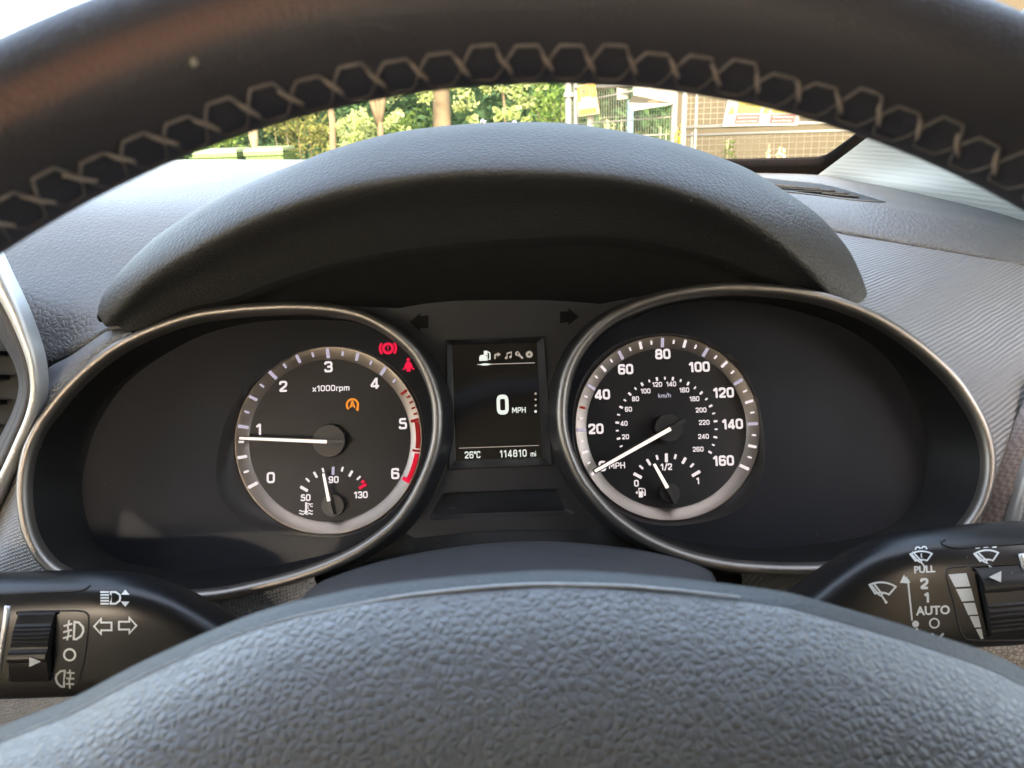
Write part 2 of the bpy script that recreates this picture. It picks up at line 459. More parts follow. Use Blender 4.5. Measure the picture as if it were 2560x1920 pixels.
def text2d(s, t=0.19, slant=0.0, space=0.0):
    V = []; Fc = []; x = 0; lay = []
    for ch in s:
        adv, strokes = G[ch]
        for k, (pts, cl, r) in enumerate(strokes):
            pp = rnd(pts, r, cl) if r else [Vector(p) for p in pts]
            v, f = ribbon(pp, t, cl)
            b = len(V); V += [Vector((q.x + x + slant * q.y, q.y)) for q in v]; lay += [k] * len(v)
            Fc += [tuple(i + b for i in q) for q in f]
        x += adv + space
    return V, Fc, x - space, lay
def flat(name, V2, F2, fn, mat, parent, lay=None):
    """flat print: 2d verts mapped to 3d by fn(u, v, layer)"""
    return mesh_obj(name, [fn(p[0], p[1], lay[i] if lay else 0) for i, p in enumerate(V2)], F2, mat, parent)
def text_on(fr, name, s, px, py, hpx, dep, mat, parent, t=0.19, wscale=1.0, slant=0.0, space=0.0):
    V, Fc, w, lay = text2d(s, t, slant, space)
    k = fr.scale(px, py, dep) * hpx; u0, v0 = fr.loc(px, py, dep)
    return flat(name, V, Fc, lambda u, v, l: fr.p(u0 + (u - w / 2 + 0.04) * k * wscale, v0 + (v - 0.5) * k, dep + l * 2e-5), mat, parent, lay)
def poly2(outer, holes=()):
    """triangulated flat polygon with holes -> verts2, faces"""
    loops = [[Vector((p[0], p[1], 0)) for p in l] for l in [outer, *holes]]
    tris = tessellate_polygon(loops)
    return [p for l in loops for p in l], [tuple(t) for t in tris]
def shape_on(fr, name, pts, px, py, spx, dep, mat, parent, stroke=None, closed=True):
    """list of shapes in units of spx pixels round (px,py): polygons, or strokes of a given width"""
    k = fr.scale(px, py, dep) * spx; u0, v0 = fr.loc(px, py, dep)
    V = []; Fc = []; lay = []
    for i, sh in enumerate(pts):
        kind, P = sh[0], sh[1]
        if kind == 'fill': v, f = poly2(P)
        else: v, f = ribbon(P, sh[2], sh[3] if len(sh) > 3 else False)
        b = len(V); V += [(q[0], q[1]) for q in v]; Fc += [tuple(j + b for j in q) for q in f]; lay += [i] * len(v)
    return flat(name, V, Fc, lambda u, v, l: fr.p(u0 + u * k, v0 + v * k, dep + l * 2e-5), mat, parent, lay)

# ================================================================== THE CAR
# ------------------------------------------------------------------ cabin shell (roof, doors, rear) that shades the dashboard
def struct(name, mb, mat):
    return tag(mb.build(name, mat), None, None, None, 'structure')
Z = CAM.z
struct('cabin_headliner', MB().box((-0.37, -0.70, Z + 0.45), (0.86, 0.95, 0.02)), M['cabin'])
struct('cabin_rear', MB().box((-0.37, -1.60, Z - 0.31), (0.84, 0.02, 0.49)), M['cabin'])
struct('cabin_floor', MB().box((-0.37, -0.10, Z - 0.80), (0.84, 1.15, 0.02)), M['cabindark'])
struct('cabin_firewall', MB().box((-0.37, 1.09, Z - 0.43), (0.84, 0.015, 0.35)), M['cabindark'])
struct('door_wall_left', MB().box((-1.22, -0.12, Z - 0.47), (0.02, 1.13, 0.31)), M['cabindark'])
struct('side_blocker_left', MB().box((-1.22, -0.80, Z + 0.13), (0.02, 0.50, 0.30)), M['cabindark'])  # unseen panel added over the rear side window to block light
struct('side_blocker_right', MB().box((0.49, -0.61, Z + 0.13), (0.02, 0.68, 0.30)), M['cabindark'])  # unseen panel stretched over the side window to keep light off the gauges
struct('seat_back_wall', MB().box((0.0, -0.42, Z - 0.30), (0.27, 0.06, 0.42)), M['cabindark'])

# ------------------------------------------------------------------ dashboard
dash = empty('dashboard', at(1280, 1400, 0.60), 'dark grey grained dashboard with curved cowl over the gauges', 'dashboard')
# left pad: rolls from the near seam up and forward to the windscreen
HO = [(254, 806), (254, 770), (269, 733), (312, 675), (385, 602), (457, 550), (529, 507), (602, 469), (674, 438), (761, 403), (816, 380), (916, 349), (1002, 330), (1111, 317), (1219, 309), (1328, 307), (1420, 310), (1488, 319), (1597, 337), (1705, 362), (1814, 399), (1875, 425), (1930, 458), (2004, 506), (2049, 541), (2087, 581), (2123, 628), (2148, 679), (2164, 724), (2175, 768), (2182, 800)]
def pad_row(y, Y, x1, x0=-900): return [at(x0 + (x1 - x0) * k / 8, y, Y) for k in range(9)]
rowsL = [pad_row(399, 1.03, 1700), pad_row(408, .93, 1600), pad_row(430, .82, 1300), pad_row(470, .70, 1000), pad_row(520, .62, 800, -400), pad_row(590, .572, 640, -150), pad_row(680, .533, 520, -12), pad_row(770, .500, 420, 34)]
seamL = [(84, 943), (96, 936), (110, 929), (128, 918), (160, 899), (200, 872), (240, 842), (280, 822), (340, 815)]
seam_pts = [at(x, y, .478) for x, y in seamL]
r_top = catmull(rowsL[-1], 9)
seam_mid = [a * .45 + b * .55 + Vector((0, -0.001, 0.001)) for a, b in zip(r_top, seam_pts)]
patch('top_pad', [catmull(r, 9) for r in rowsL] + [seam_mid, seam_pts, [p + Vector((0, 0.012, -0.008)) for p in seam_pts]], 90, 70, M['pad'], dash)

# cowl over the gauges
HE = [(258, 806), (262, 800), (285, 772), (312, 745), (370, 692), (443, 643), (529, 595), (616, 552), (703, 518), (790, 488), (880, 464), (1000, 444), (1130, 430), (1280, 426), (1454, 433), (1627, 456), (1740, 490), (1801, 514), (1917, 578), (2003, 652), (2050, 704), (2085, 745), (2108, 772), (2122, 792)]
HI = [(330, 838), (400, 800), (470, 770), (573, 748), (650, 718), (760, 680), (880, 648), (1000, 626), (1100, 613), (1280, 598), (1500, 592), (1650, 612), (1800, 648), (1950, 706), (2040, 740), (2075, 758), (2092, 774), (2104, 790)]
def curve3(pts, n, yfun):
    c = catmull([(p[0], p[1], 0) for p in pts], n)
    return [at(q.x, q.y, yfun(i / (n - 1))) for i, q in enumerate(c)]
NH = 90
def bow(e0, mid, e1): return lambda s: (e0 * (1 - s) + e1 * s) + (mid - (e0 * (1 - s) + e1 * s)) * (1 - (2 * s - 1) ** 2) ** 0.8
ho = curve3(HO, NH, bow(.478, .530, .500)); he = curve3(HE, NH, bow(.464, .432, .484))
hi = curve3(HI, NH, bow(.475, .492, .494))
back = [p + Vector((0, 0.10, -0.045)) for p in ho]; back2 = [p + Vector((0, 0.035, -0.004)) for p in ho]
upm = [h * 0.62 + e * 0.38 + Vector((0, -0.004, 0.006)) for h, e in zip(ho, he)]
upe = [h * 0.22 + e * 0.78 + Vector((0, -0.003, 0.0045)) for h, e in zip(ho, he)]
und = [e * 0.86 + q * 0.14 + Vector((0, -0.0022, -0.001)) for e, q in zip(he, hi)]
und2 = [e * 0.5 + q * 0.5 + Vector((0, 0.002, 0.001)) for e, q in zip(he, hi)]
hood = patch('cowl', [back, back2, ho, upm, upe, he, und, und2, hi], 70, NH, M['hood'], dash)
# inner liner of the cowl behind its lower edge
lin0 = [p + Vector((0, 0.0, -0.0035)) for p in hi]
lin1 = [p + Vector((0, 0.035, -0.028)) for p in hi]; lin2 = [p + Vector((0, 0.10, -0.10)) for p in hi]
patch('cowl_liner', [hi, lin0, lin1, lin2], 20, NH, M['black'], hood)

# right side: windscreen-side top, ridge, front roll, seam
XR = (1850, 1978, 2075, 2171, 2267, 2364, 2460, 2560, 2720, 2950)
base_r = [432, 434, 440, 456, 473, 494, 516, 548, 610, 720]
ridge = [470, 484, 500, 513, 529, 545, 564, 583, 625, 700]
seamR = [545, 563, 580, 593, 609, 626, 643, 662, 700, 770]
mid1 = [(a * .5 + b * .5) for a, b in zip(base_r, ridge)]
far_r = [at(x, y, Yv) for x, y, Yv in zip(XR, base_r, (1.02, 1.0, .97, .90, .84, .78, .73, .68, .62, .56))]
mid_r = [at(x, y, Yv) for x, y, Yv in zip(XR, mid1, (.80, .79, .77, .745, .72, .69, .66, .63, .585, .54))]
rid_r = [at(x, y, Yv) for x, y, Yv in zip(XR, ridge, (.66, .655, .65, .64, .63, .615, .60, .585, .56, .525))]
frn_r = [at(x, a * .55 + b * .45, Yv) for x, a, b, Yv in zip(XR, ridge, seamR, (.632, .625, .618, .61, .60, .588, .575, .562, .54, .51))]
sem_r = [at(x, y, Yv) for x, y, Yv in zip(XR, seamR, (.615, .608, .60, .59, .58, .57, .558, .546, .527, .50))]
tuck_r = [p + Vector((0, 0.012, -0.006)) for p in sem_r]
patch('right_pad', [far_r, mid_r, [a * .25 + b * .75 for a, b in zip(mid_r, rid_r)], rid_r, frn_r, sem_r, tuck_r], 60, 70, M['pad'], dash, flip=True)

# ------------------------------------------------------------------ instrument cluster
CT = radians(24)
FR = Frame(at(1245, 1010, 0.471), (0, -cos(CT), sin(CT)), (0, sin(CT), cos(CT)))
cluster = empty('instrument_cluster', FR.hit(1245, 1330), 'black instrument cluster with two bronze-rimmed gauges and a small centre screen', 'gauge cluster')

LB = [(43, 1215), (48, 1170), (60, 1118), (87, 1059), (124, 1007), (174, 949), (246, 885), (318, 839), (405, 801), (492, 775), (579, 763), (647, 757), (734, 754), (820, 758), (893, 771), (951, 795), (1008, 833), (1052, 876), (1085, 935), (1104, 995), (1109, 1053), (1104, 1111), (1085, 1175), (1049, 1251), (1006, 1312), (959, 1353), (901, 1392), (820, 1430), (734, 1460), (647, 1482), (560, 1500), (470, 1508), (380, 1507), (290, 1495), (205, 1475), (145, 1448), (110, 1422), (78, 1381), (55, 1326), (44, 1262)]
LP = [(205, 1216), (212, 1165), (229, 1099), (252, 1047), (289, 989), (347, 931), (434, 874), (521, 833), (640, 806), (760, 800), (860, 803), (935, 822), (1005, 852), (1056, 915), (1082, 985), (1090, 1050), (1085, 1115), (1064, 1188), (1024, 1262), (965, 1322), (903, 1362), (849, 1378), (763, 1398), (661, 1417), (560, 1427), (470, 1427), (405, 1421), (318, 1407), (260, 1375), (229, 1331), (211, 1274)]
RB = [(1389, 1050), (1391, 990), (1403, 930), (1428, 875), (1465, 826), (1515, 784), (1580, 751), (1650, 728), (1730, 713), (1810, 706), (1890, 707), (1970, 714), (2050, 728), (2120, 750), (2190, 780), (2260, 822), (2330, 876), (2395, 940), (2440, 1005), (2472, 1070), (2488, 1140), (2484, 1210), (2462, 1275), (2420, 1335), (2360, 1378), (2280, 1408), (2190, 1426), (2090, 1437), (1990, 1440), (1900, 1437), (1815, 1429), (1730, 1411), (1655, 1385), (1590, 1352), (1527, 1307), (1478, 1257), (1438, 1204), (1412, 1150), (1396, 1100)]
RP = [(1420, 1055), (1423, 995), (1438, 935), (1468, 878), (1515, 830), (1590, 795), (1660, 765), (1740, 752), (1830, 750), (1920, 762), (2000, 780), (2100, 815), (2180, 862), (2230, 910), (2275, 980), (2300, 1040), (2318, 1110), (2316, 1180), (2300, 1240), (2262, 1285), (2215, 1322), (2140, 1345), (2050, 1360), (1960, 1368), (1870, 1370), (1780, 1364), (1690, 1348), (1610, 1320), (1545, 1278), (1490, 1225), (1450, 1165), (1428, 1105)]
D_RING, D_PLATE, D_DIAL = 0.026, -0.012, -0.026
def outline(pts, n, dep):
    return [FR.loc(p.x, p.y, dep) for p in catmull([(a, b, 0) for a, b in pts], n, True)]
def offset2(loop, d):
    """outward offset of a clockwise-in-image loop (u right, v up)"""
    m = len(loop); out = []
    cx = sum(p[0] for p in loop) / m; cyv = sum(p[1] for p in loop) / m
    for i in range(m):
        a, b = Vector(loop[i - 1]), Vector(loop[(i + 1) % m])
        t = (b - a).normalized(); nrm = Vector((-t.y, t.x))
        if nrm.dot(Vector(loop[i]) - Vector((cx, cyv))) < 0: nrm = -nrm
        out.append(tuple(Vector(loop[i]) + nrm * d))
    return out
SKIRT = {}
def gauge_bezel(bp, pp, label, key):
    n = 120
    out = outline(bp, n, D_RING); r = 0.0034
    mid = offset2(out, -r)
    # bezel: tube profile with a soft outer flank
    prof = [(a_ * .78, b_ * .85) for a_, b_ in [(-0.0052, -0.006), (-0.0046, 0.0000), (-0.0036, 0.0030), (-0.0014, 0.0046), (0.0010, 0.0046), (0.0032, 0.0030), (0.0042, 0.0004), (0.0046, -0.004), (0.0056, -0.012), (0.0100, -0.034)]]
    rings = [[FR.p(*q, D_RING + dz) for q in offset2(mid, dx)] for dx, dz in prof]
    V = [rings[j][i] for i in range(n) for j in range(len(prof))]
    bz = mesh_obj('bezel', V, grid_faces(n, len(prof), cu=True), M['bezel'], cluster, True,
                  mats=[M['bezel'], M['plastic']], mi=[0 if j < 6 else 1 for i in range(n) for j in range(len(prof) - 1)])
    tag(bz, label)
    SKIRT[key] = offset2(mid, 0.0075)
    # wall running back to the face plate
    inn = offset2(mid, -0.0037)
    pl = outline(pp, n, D_PLATE)
    # start both loops at the same direction
    def start(lp):
        c = Vector((sum(p[0] for p in lp) / n, sum(p[1] for p in lp) / n))
        k = min(range(n), key=lambda i: abs(atan2(lp[i][1] - c.y, -(lp[i][0] - c.x))))
        return lp[k:] + lp[:k]
    inn, pl = start(inn), start(pl)
    V = []
    for i in range(n):
        a = FR.p(*inn[i], D_RING - 0.003); b = FR.p(*pl[i], D_PLATE)
        for t in (0, .12, .3, .5, .7, .88, 1): V.append(a.lerp(b, t))
    mesh_obj('bezel_wall', V, grid_faces(n, 7, cu=True, flip=True), M['bezelwall'], cluster, True)
    lv, lf = poly2(offset2(pl, 0.004))
    return pl
plL = gauge_bezel(LB, LP, 'bronze satin bezel round the rev counter', 'L')
plR = gauge_bezel(RB, RP, 'bronze satin bezel round the speedometer', 'R')

def dial(name, label, cx, cyy, rpx, rin, plate, collar_pts):
    """recessed dial: face plate with a hole, flared collar, satin ring, dark face"""
    root = bpy.data.objects.new(name, None); col.objects.link(root)
    root.location = FR.hit(cx, cyy, D_DIAL); attach_keep(root, cluster); tag(root, label)
    k = FR.scale(cx, cyy, D_DIAL); c = FR.loc(cx, cyy, D_DIAL)
    R, Ri = rpx * k, rin * k
    n = 96
    cl = [FR.loc(p.x, p.y, D_PLATE) for p in catmull([(a, b, 0) for a, b in collar_pts], n, True)]
    v, f = poly2(plate, [cl[::-1]])
    mesh_obj('face_plate', [FR.p(p[0], p[1], D_PLATE) for p in v], f, M['face'], root)
    cc = Vector(c)
    V = []
    for i in range(n):
        a = Vector(cl[i]); th = atan2(a.y - cc.y, a.x - cc.x)
        b = cc + Vector((cos(th), sin(th))) * (R * 1.012)
        A = FR.p(a.x, a.y, D_PLATE); B = FR.p(b.x, b.y, D_DIAL + 0.003)
        for t in (0, .35, .7, 1): V.append(A.lerp(B, t) - FR.N * (0.0025 * sin(pi * t)))
    mesh_obj('collar', V, grid_faces(n, 4, cu=True), M['collar'], root, True)
    V = []
    for i in range(n):
        th = 2 * pi * i / n
        for rr, dz in ((R * 1.013, 0.003), (R * 1.006, 0.0042), (R * .995, 0.0040), (Ri * 1.012, 0.0006), (Ri, 0.0)):
            V.append(FR.p(c[0] + rr * cos(th), c[1] + rr * sin(th), D_DIAL + dz))
    mesh_obj('dial_ring', V, grid_faces(n, 5, cu=True), M['ring'], root, True)
    V = [FR.p(c[0] + Ri * 1.004 * cos(2 * pi * i / n), c[1] + Ri * 1.004 * sin(2 * pi * i / n), D_DIAL) for i in range(n)]
    mesh_obj('dial_face', V, [tuple(range(n))], M['dial'], root)
    return root, c, k, R, Ri

def attach_keep(o, parent):
    o.parent = parent
    o.matrix_parent_inverse = world_mat(parent).inverted()

def tick(root, c, ang, r0, r1, w, mat, dep, rounded=True):
    d = Vector((cos(radians(ang)), sin(radians(ang)))); s = Vector((-d.y, d.x))
    pts = []
    for (r, t) in ((r0, -.5), (r0, .5), (r1, .5), (r1, -.5)):
        pts.append(FR.p(c[0] + d.x * r + s.x * w * t, c[1] + d.y * r + s.y * w * t, dep + (0.0034 * max(0, (r - root['ri']) / (root['ro'] - root['ri'])) if root.get('cone') else 0)))
    # a shallow raised bar
    top = [p + FR.N * 0.0006 for p in pts]
    return mesh_obj('tick', pts + top, [(4, 7, 6, 5), (0, 1, 5, 4), (1, 2, 6, 5), (2, 3, 7, 6), (3, 0, 4, 7)], mat, root)

def needle(root, tip, piv, tail, wpx, hubpx, dep, hubc, rise=0.009):
    k = FR.scale(*piv, dep)
    a = Vector(FR.loc(*tip, dep + rise)); p = Vector(FR.loc(*piv, dep + rise)); t = Vector(FR.loc(*tail, dep + rise))
    def bar(name, A, B, wa, wb, dz, h, mat):
        d = (B - A).normalized(); s = Vector((-d.y, d.x))
        q = [A + s * wa / 2, A - s * wa / 2, B - s * wb / 2, B + s * wb / 2]
        lo = [FR.p(x.x, x.y, dep + dz) for x in q]; hi_ = [FR.p(x.x, x.y, dep + dz + h) for x in q]
        return mesh_obj(name, lo + hi_, [(4, 5, 6, 7), (0, 3, 2, 1), (0, 1, 5, 4), (1, 2, 6, 5), (2, 3, 7, 6), (3, 0, 4, 7)], mat, root)
    bar('needle_bar', a, p, wpx * k * .8, wpx * k * 1.1, rise, 0.0012, M['needle'])
    e = (p - a).normalized()
    bar('needle_carrier', a - e * 0.0008, t, wpx * k * 1.5, wpx * k * 1.7, rise - 0.0022, 0.0020, M['plastic'])
    bar('needle_tail', p + e * 0.0004, t, wpx * k * 1.1, wpx * k * 1.1, rise + 0.0002, 0.0012, M['needlegrey'])
    hc = FR.loc(*hubc, dep + rise - 0.002); r = hubpx * k; n = 48
    V = [FR.p(hc[0] + r * q * cos(2 * pi * i / n), hc[1] + r * q * sin(2 * pi * i / n), dep + z) for q, z in ((1, 0.0), (1, rise - 0.0038), (.96, rise - 0.0028), (.0, rise - 0.0026)) for i in range(n)]
    mesh_obj('needle_hub', V, [(i + n * j, (i + 1) % n + n * j, (i + 1) % n + n * (j + 1), i + n * (j + 1)) for j in range(3) for i in range(n)], M['needlehub'], root, False)

PR = D_DIAL + 0.0004                        # print level on the dial
# --- rev counter
colL = [(541, 1187), (543, 1150), (550, 1105), (567, 1047), (602, 989), (640, 946), (700, 902), (765, 874), (840, 866), (910, 878), (975, 912), (1025, 965), (1052, 1030), (1060, 1100), (1048, 1170), (1015, 1240), (960, 1296), (900, 1330), (840, 1343), (780, 1341), (734, 1338), (690, 1331), (647, 1320), (605, 1299), (572, 1268), (548, 1230)]
tach, tc, tk, tR, tRi = dial('rev_counter', 'rev counter dial with red band and water temperature gauge', 824.5, 1099, 231, 202, plL, colL)
tach['ro'], tach['ri'], tach['cone'] = tR, tRi, 1
A0, A1 = 209.4, -29.2
for q in range(0, 25):
    u = q / 4
    if u > 4.26: continue
    a = A0 + (A1 - A0) * u / 6
    big, med = q % 4 == 0, q % 2 == 0
    r1 = tR * .985; r0 = r1 - tk * (23 if big else 20 if med else 12); w = tk * (8 if big else 7 if med else 5)
    if not big and not med: r1 -= tk * 5; r0 -= tk * 4
    tick(tach, tc, a, r0, r1, w, M['white_dim'] if q > 3 else M['white_lit'], PR + 0.0006)
for u, ln, w in ((4.5, 18, 6), (4.6, 9, 4), (4.7, 9, 4), (4.8, 9, 4), (4.9, 9, 4), (5.0, 20, 7), (5.5, 18, 6), (6.0, 20, 9)):
    a = A0 + (A1 - A0) * u / 6
    tick(tach, tc, a, tR * .985 - tk * ln, tR * .985, w * tk, M['red_lit'] if u == 6 else M['red_dim'], PR + 0.0006)
for u0, u1, m_ in ((5.03, 5.46, M['red_dim']), (5.54, 5.97, M['red_band'])):
    V = []; ns = 14
    for i in range(ns + 1):
        a = radians(A0 + (A1 - A0) * (u0 + (u1 - u0) * i / ns) / 6)
        for r in (tR * .94, tR * .985): V.append(FR.p(tc[0] + r * cos(a), tc[1] + r * sin(a), PR + 0.0040))
    mesh_obj('red_band', V, grid_faces(ns + 1, 2), m_, tach)
for s, x, y in (('0', 677, 1194), ('1', 647, 1073), ('2', 708, 966), ('3', 821, 917), ('4', 937, 958), ('5', 1007, 1059), ('6', 988, 1184)):
    text_on(FR, 'numeral', s, x, y, 28, PR, M['white_lit'], tach, 0.19, 1.02)
text_on(FR, 'lettering', 'x1000rpm', 827, 970, 15.5, PR, M['white_lit'], tach, 0.17, 1.0)
needle(tach, (600, 1095.6), (817, 1104.5), (862, 1104.6), 7.5, 41, D_DIAL, (821, 1102))
def star_a():
    P = arc(0, 0, .8, 228, -36, 30)
    return [('s', P, .30), ('fill', [(.95, -.40), (.38, -.62), (.80, -.98)]), ('s', [(-.32, -.42), (-.04, .46), (.04, .46), (.32, -.42)], .22), ('s', [(-.2, -.12), (.2, -.12)], .2)]
shape_on(FR, 'auto_stop_symbol', star_a(), 881, 1012, 17.5, PR, M['amber'], tach)
# temperature scale
tcx = (831, 1262)
for x, y, ln, w, m_ in ((760.5, 1222, 21, 7, 'white_lit'), (769.5, 1200, 12, 4.5, 'white_lit'), (789, 1187, 16, 5.5, 'white_lit'), (808, 1176, 12, 4.5, 'white_lit'), (833, 1177, 20, 6.5, 'white_dim'), (856, 1173, 12, 4.5, 'white_lit'), (877, 1184, 16, 6, 'white_lit'), (897, 1195, 12, 4.5, 'white_lit'), (907.5, 1204, 8, 7, 'red_lit'), (907, 1215.5, 20, 7, 'red_lit')):
    c = FR.loc(*tcx, PR); q = FR.loc(x, y, PR); ang = math.degrees(atan2(q[1] - c[1], q[0] - c[0])); rr = hypot(q[0] - c[0], q[1] - c[1])
    t_ = dict(tach.items()); tach['cone'] = 0
    tick(tach, c, ang, rr - ln * tk / 2, rr + ln * tk / 2, w * tk, M[m_], PR); tach['cone'] = 1
for s, x, y in (('50', 764, 1244), ('90', 834, 1199), ('130', 902, 1237)):
    text_on(FR, 'numeral', s, x, y, 17, PR, M['white_lit'], tach, 0.2, 0.95)
wav = lambda y: [(-1 + i * .1, y + .10 * sin(i * .95)) for i in range(21)]
shape_on(FR, 'water_temperature_symbol', [('s', [(0, -.5), (0, .95)], .26), ('fill', arc(0, -.42, .25, 0, 360, 14)[:-1]), ('s', [(0, .75), (.45, .75)], .14), ('s', [(0, .42), (.45, .42)], .14), ('s', [(0, .10), (.45, .10)], .14), ('s', wav(-.30)[:8], .14), ('s', wav(-.30)[13:], .14), ('s', wav(-.72), .15)], 765, 1272, 17, PR, M['white_lit'], tach)
text_on(FR, 'lettering', 'oC', 777, 1263, 9, PR, M['white_lit'], tach, 0.2)
needle(tach, (809, 1184), (822.5, 1253), (832, 1287), 6.5, 28, D_DIAL, (831, 1264), 0.008)
# warning lamps sit on the face plate
plate_dep = D_PLATE + 0.0004
def brake_sym():
    return [('s', arc(0, 0, .66, 0, 354, 30), .40, True), ('s', arc(0, 0, 1.14, 138, 222, 12), .34), ('s', arc(0, 0, 1.14, -42, 42, 12), .34), ('s', [(0, .34), (0, -.08)], .17), ('fill', arc(0, -.27, .1, 0, 360, 10)[:-1])]
shape_on(FR, 'brake_warning_lamp', brake_sym(), 970, 871, 17.5, plate_dep, M['red_lit'], tach)
def belt_sym():
    return [('fill', arc(0, .74, .24, 0, 360, 14)[:-1]), ('fill', [(-.25, .46), (.25, .46), (.52, .0), (.66, -.62), (.30, -.52), (.30, -.95), (-.30, -.95), (-.30, -.52), (-.66, -.62), (-.52, .0)]), ('s', [(-.62, -.72), (-.80, -.50)], .16), ('s', [(.62, -.72), (.80, -.50)], .16)]
shape_on(FR, 'seat_belt_warning_lamp', belt_sym(), 1021, 912, 18, plate_dep, M['red_lit'], tach)

# --- speedometer
colR = [(1432, 1072), (1436, 1010), (1456, 948), (1492, 898), (1540, 862), (1600, 840), (1665, 834), (1735, 842), (1800, 868), (1852, 915), (1888, 980), (1905, 1050), (1912, 1120), (1905, 1190), (1880, 1242), (1838, 1278), (1785, 1300), (1725, 1311), (1660, 1314), (1595, 1302), (1535, 1270), (1485, 1222), (1450, 1165), (1435, 1115)]
spd, sc_, sk, sR, sRi = dial('speedometer', 'speedometer dial with fuel gauge', 1666, 1068.5, 228.5, 200, plR, colR)
spd['ro'], spd['ri'], spd['cone'] = sR, sRi, 1
B0, B1 = 209.7, -29.7
for v in range(0, 161, 5):
    a = B0 + (B1 - B0) * v / 160
    big, med = v % 20 == 0, v % 10 == 0
    r1 = sR * .98; r0 = r1 - sk * (22 if big else 18 if med else 11); w = sk * (7.5 if big else 6.5 if med else 4)
    if not med: r1 -= sk * 4; r0 -= sk * 2
    if v == 30: r1, r0, w = sR * .97, sR * .97 - sk * 13, sk * 5
    tick(spd, sc_, a, r0, r1, w, M['red_dim'] if v == 30 else M['white_dim'] if (20 <= v <= 140 and big) else M['white_lit'], PR + 0.0006)
for s, x, y in (('20', 1490, 1072), ('40', 1506, 986), ('60', 1564, 923), ('80', 1657, 885), ('100', 1748, 917), ('120', 1808.6, 981.5), ('140', 1831, 1060), ('160', 1808.6, 1151.5), ('0', 1506, 1165)):
    text_on(FR, 'numeral', s, x, y, 25.5, PR, M['white_lit'], spd, 0.22, 0.95)
text_on(FR, 'lettering', 'MPH', 1542, 1163.5, 15.5, PR, M['white_lit'], spd, 0.17, 1.02)
spd['cone'] = 0
for v in range(10, 261, 10):
    a = 209.7 - 0.93 * v
    tick(spd, sc_, a, sk * (120 if v % 20 else 119), sk * (127 if v % 20 else 128), sk * (3.6 if v % 20 else 5), M['white_lit'], PR)
for s, x, y in (('20', 1563.7, 1092), ('40', 1560, 1058.5), ('60', 1571, 1023), ('80', 1588.7, 997), ('100', 1613.7, 977.5), ('120', 1643, 961), ('140', 1678, 960), ('160', 1710.6, 975), ('180', 1736, 997), ('200', 1752.6, 1025), ('220', 1760.5, 1056), ('240', 1758.7, 1091), ('260', 1745.3, 1123)):
    text_on(FR, 'numeral', s, x, y, 12.5, PR, M['white_lit'], spd, 0.19, 0.92)
text_on(FR, 'lettering', 'km/h', 1661, 988.5, 11.5, PR, M['white_dim'], spd, 0.16, 0.95)
fcx = (1667, 1228)
for x, y, ln, w in ((1594, 1189, 22, 7.5), (1603, 1168, 12, 5), (1621.6, 1155.5, 17, 6), (1642.6, 1143.5, 12, 5), (1665.7, 1144.6, 22, 7), (1688, 1141.7, 12, 5), (1709.9, 1151.5, 17, 6.5), (1729.8, 1163.4, 12, 5), (1739.9, 1184, 23, 7.5)):
    c = FR.loc(*fcx, PR); q = FR.loc(x, y, PR); ang = math.degrees(atan2(q[1] - c[1], q[0] - c[0])); rr = hypot(q[0] - c[0], q[1] - c[1])
    tick(spd, c, ang, rr - ln * sk / 2, rr + ln * sk / 2, w * sk, M['white_lit'], PR)
spd['cone'] = 1
for s, x, y in (('0', 1591, 1208), ('1/2', 1665.7, 1167), ('1', 1744.5, 1202)):
    text_on(FR, 'numeral', s, x, y, 16.5, PR, M['white_lit'], spd, 0.2, 0.95)
shape_on(FR, 'fuel_pump_symbol', [('fill', [(-.42, -.95), (.36, -.95), (.36, .85), (-.42, .85)]), ('s', [(.36, .0), (.62, .0), (.62, -.55), (.86, -.55), (.86, .42), (.55, .80)], .16), ('fill', [(-.62, -.34), (-.62, .34), (-1.05, 0)])], 1602, 1231, 13, PR, M['white_lit'], spd)
shape_on(FR, 'fuel_pump_window', [('fill', [(-.26, .20), (.20, .20), (.20, .66), (-.26, .66)])], 1602, 1231, 13, PR + 0.0002, M['dial'], spd)
needle(spd, (1487, 1178), (1676, 1072), (1712, 1050), 8.5, 35, D_DIAL, (1673, 1069), 0.012)
needle(spd, (1635, 1160), (1668.5, 1219.5), (1689, 1259), 7.5, 24.5, D_DIAL, (1677, 1234), 0.010)

# clear lens over each gauge
for pl, nm in ((plL, 'lens'), (plR, 'lens')):
    q = offset2(pl, 0.003)
    v, f = poly2(q)
    zmin = min(p[1] for p in q); zmax = max(p[1] for p in q)
    mesh_obj(nm, [FR.p(p[0], p[1], D_PLATE + 0.0035 + 0.003 * (p[1] - zmin) / (zmax - zmin)) for p in v], f, M['lens'], cluster)

# --- centre panel with recessed screen and slot
def panel_side(loop, cond):
    return [p for p in loop if cond(p)]
uL = [p for p in SKIRT['L']]; uR = [p for p in SKIRT['R']]
scr_o = [FR.loc(*p, 0) for p in ((1116, 851), (1360, 841), (1380, 1162), (1122, 1173))]
scr_i = [FR.loc(*p, -0.009) for p in ((1130, 863), (1342, 856), (1355, 1143), (1139, 1151))]
slot_o = [FR.loc(*p, 0) for p in ((1105, 1234), (1112, 1231), (1396, 1222), (1404, 1225), (1437, 1280), (1432, 1286), (1080, 1301), (1073, 1296))]
slot_i = [FR.loc(*p, -0.007) for p in ((1117, 1236), (1122, 1234), (1382, 1225), (1388, 1228), (1413, 1270), (1408, 1276), (1094, 1286), (1086, 1282))]
tl = FR.loc(985, 762, 0); br = FR.loc(1490, 1330, 0)
vtop, vbot = FR.loc(1245, 750, 0)[1], FR.loc(1245, 1338, 0)[1]
uc = FR.loc(1245, 1050, 0)[0]
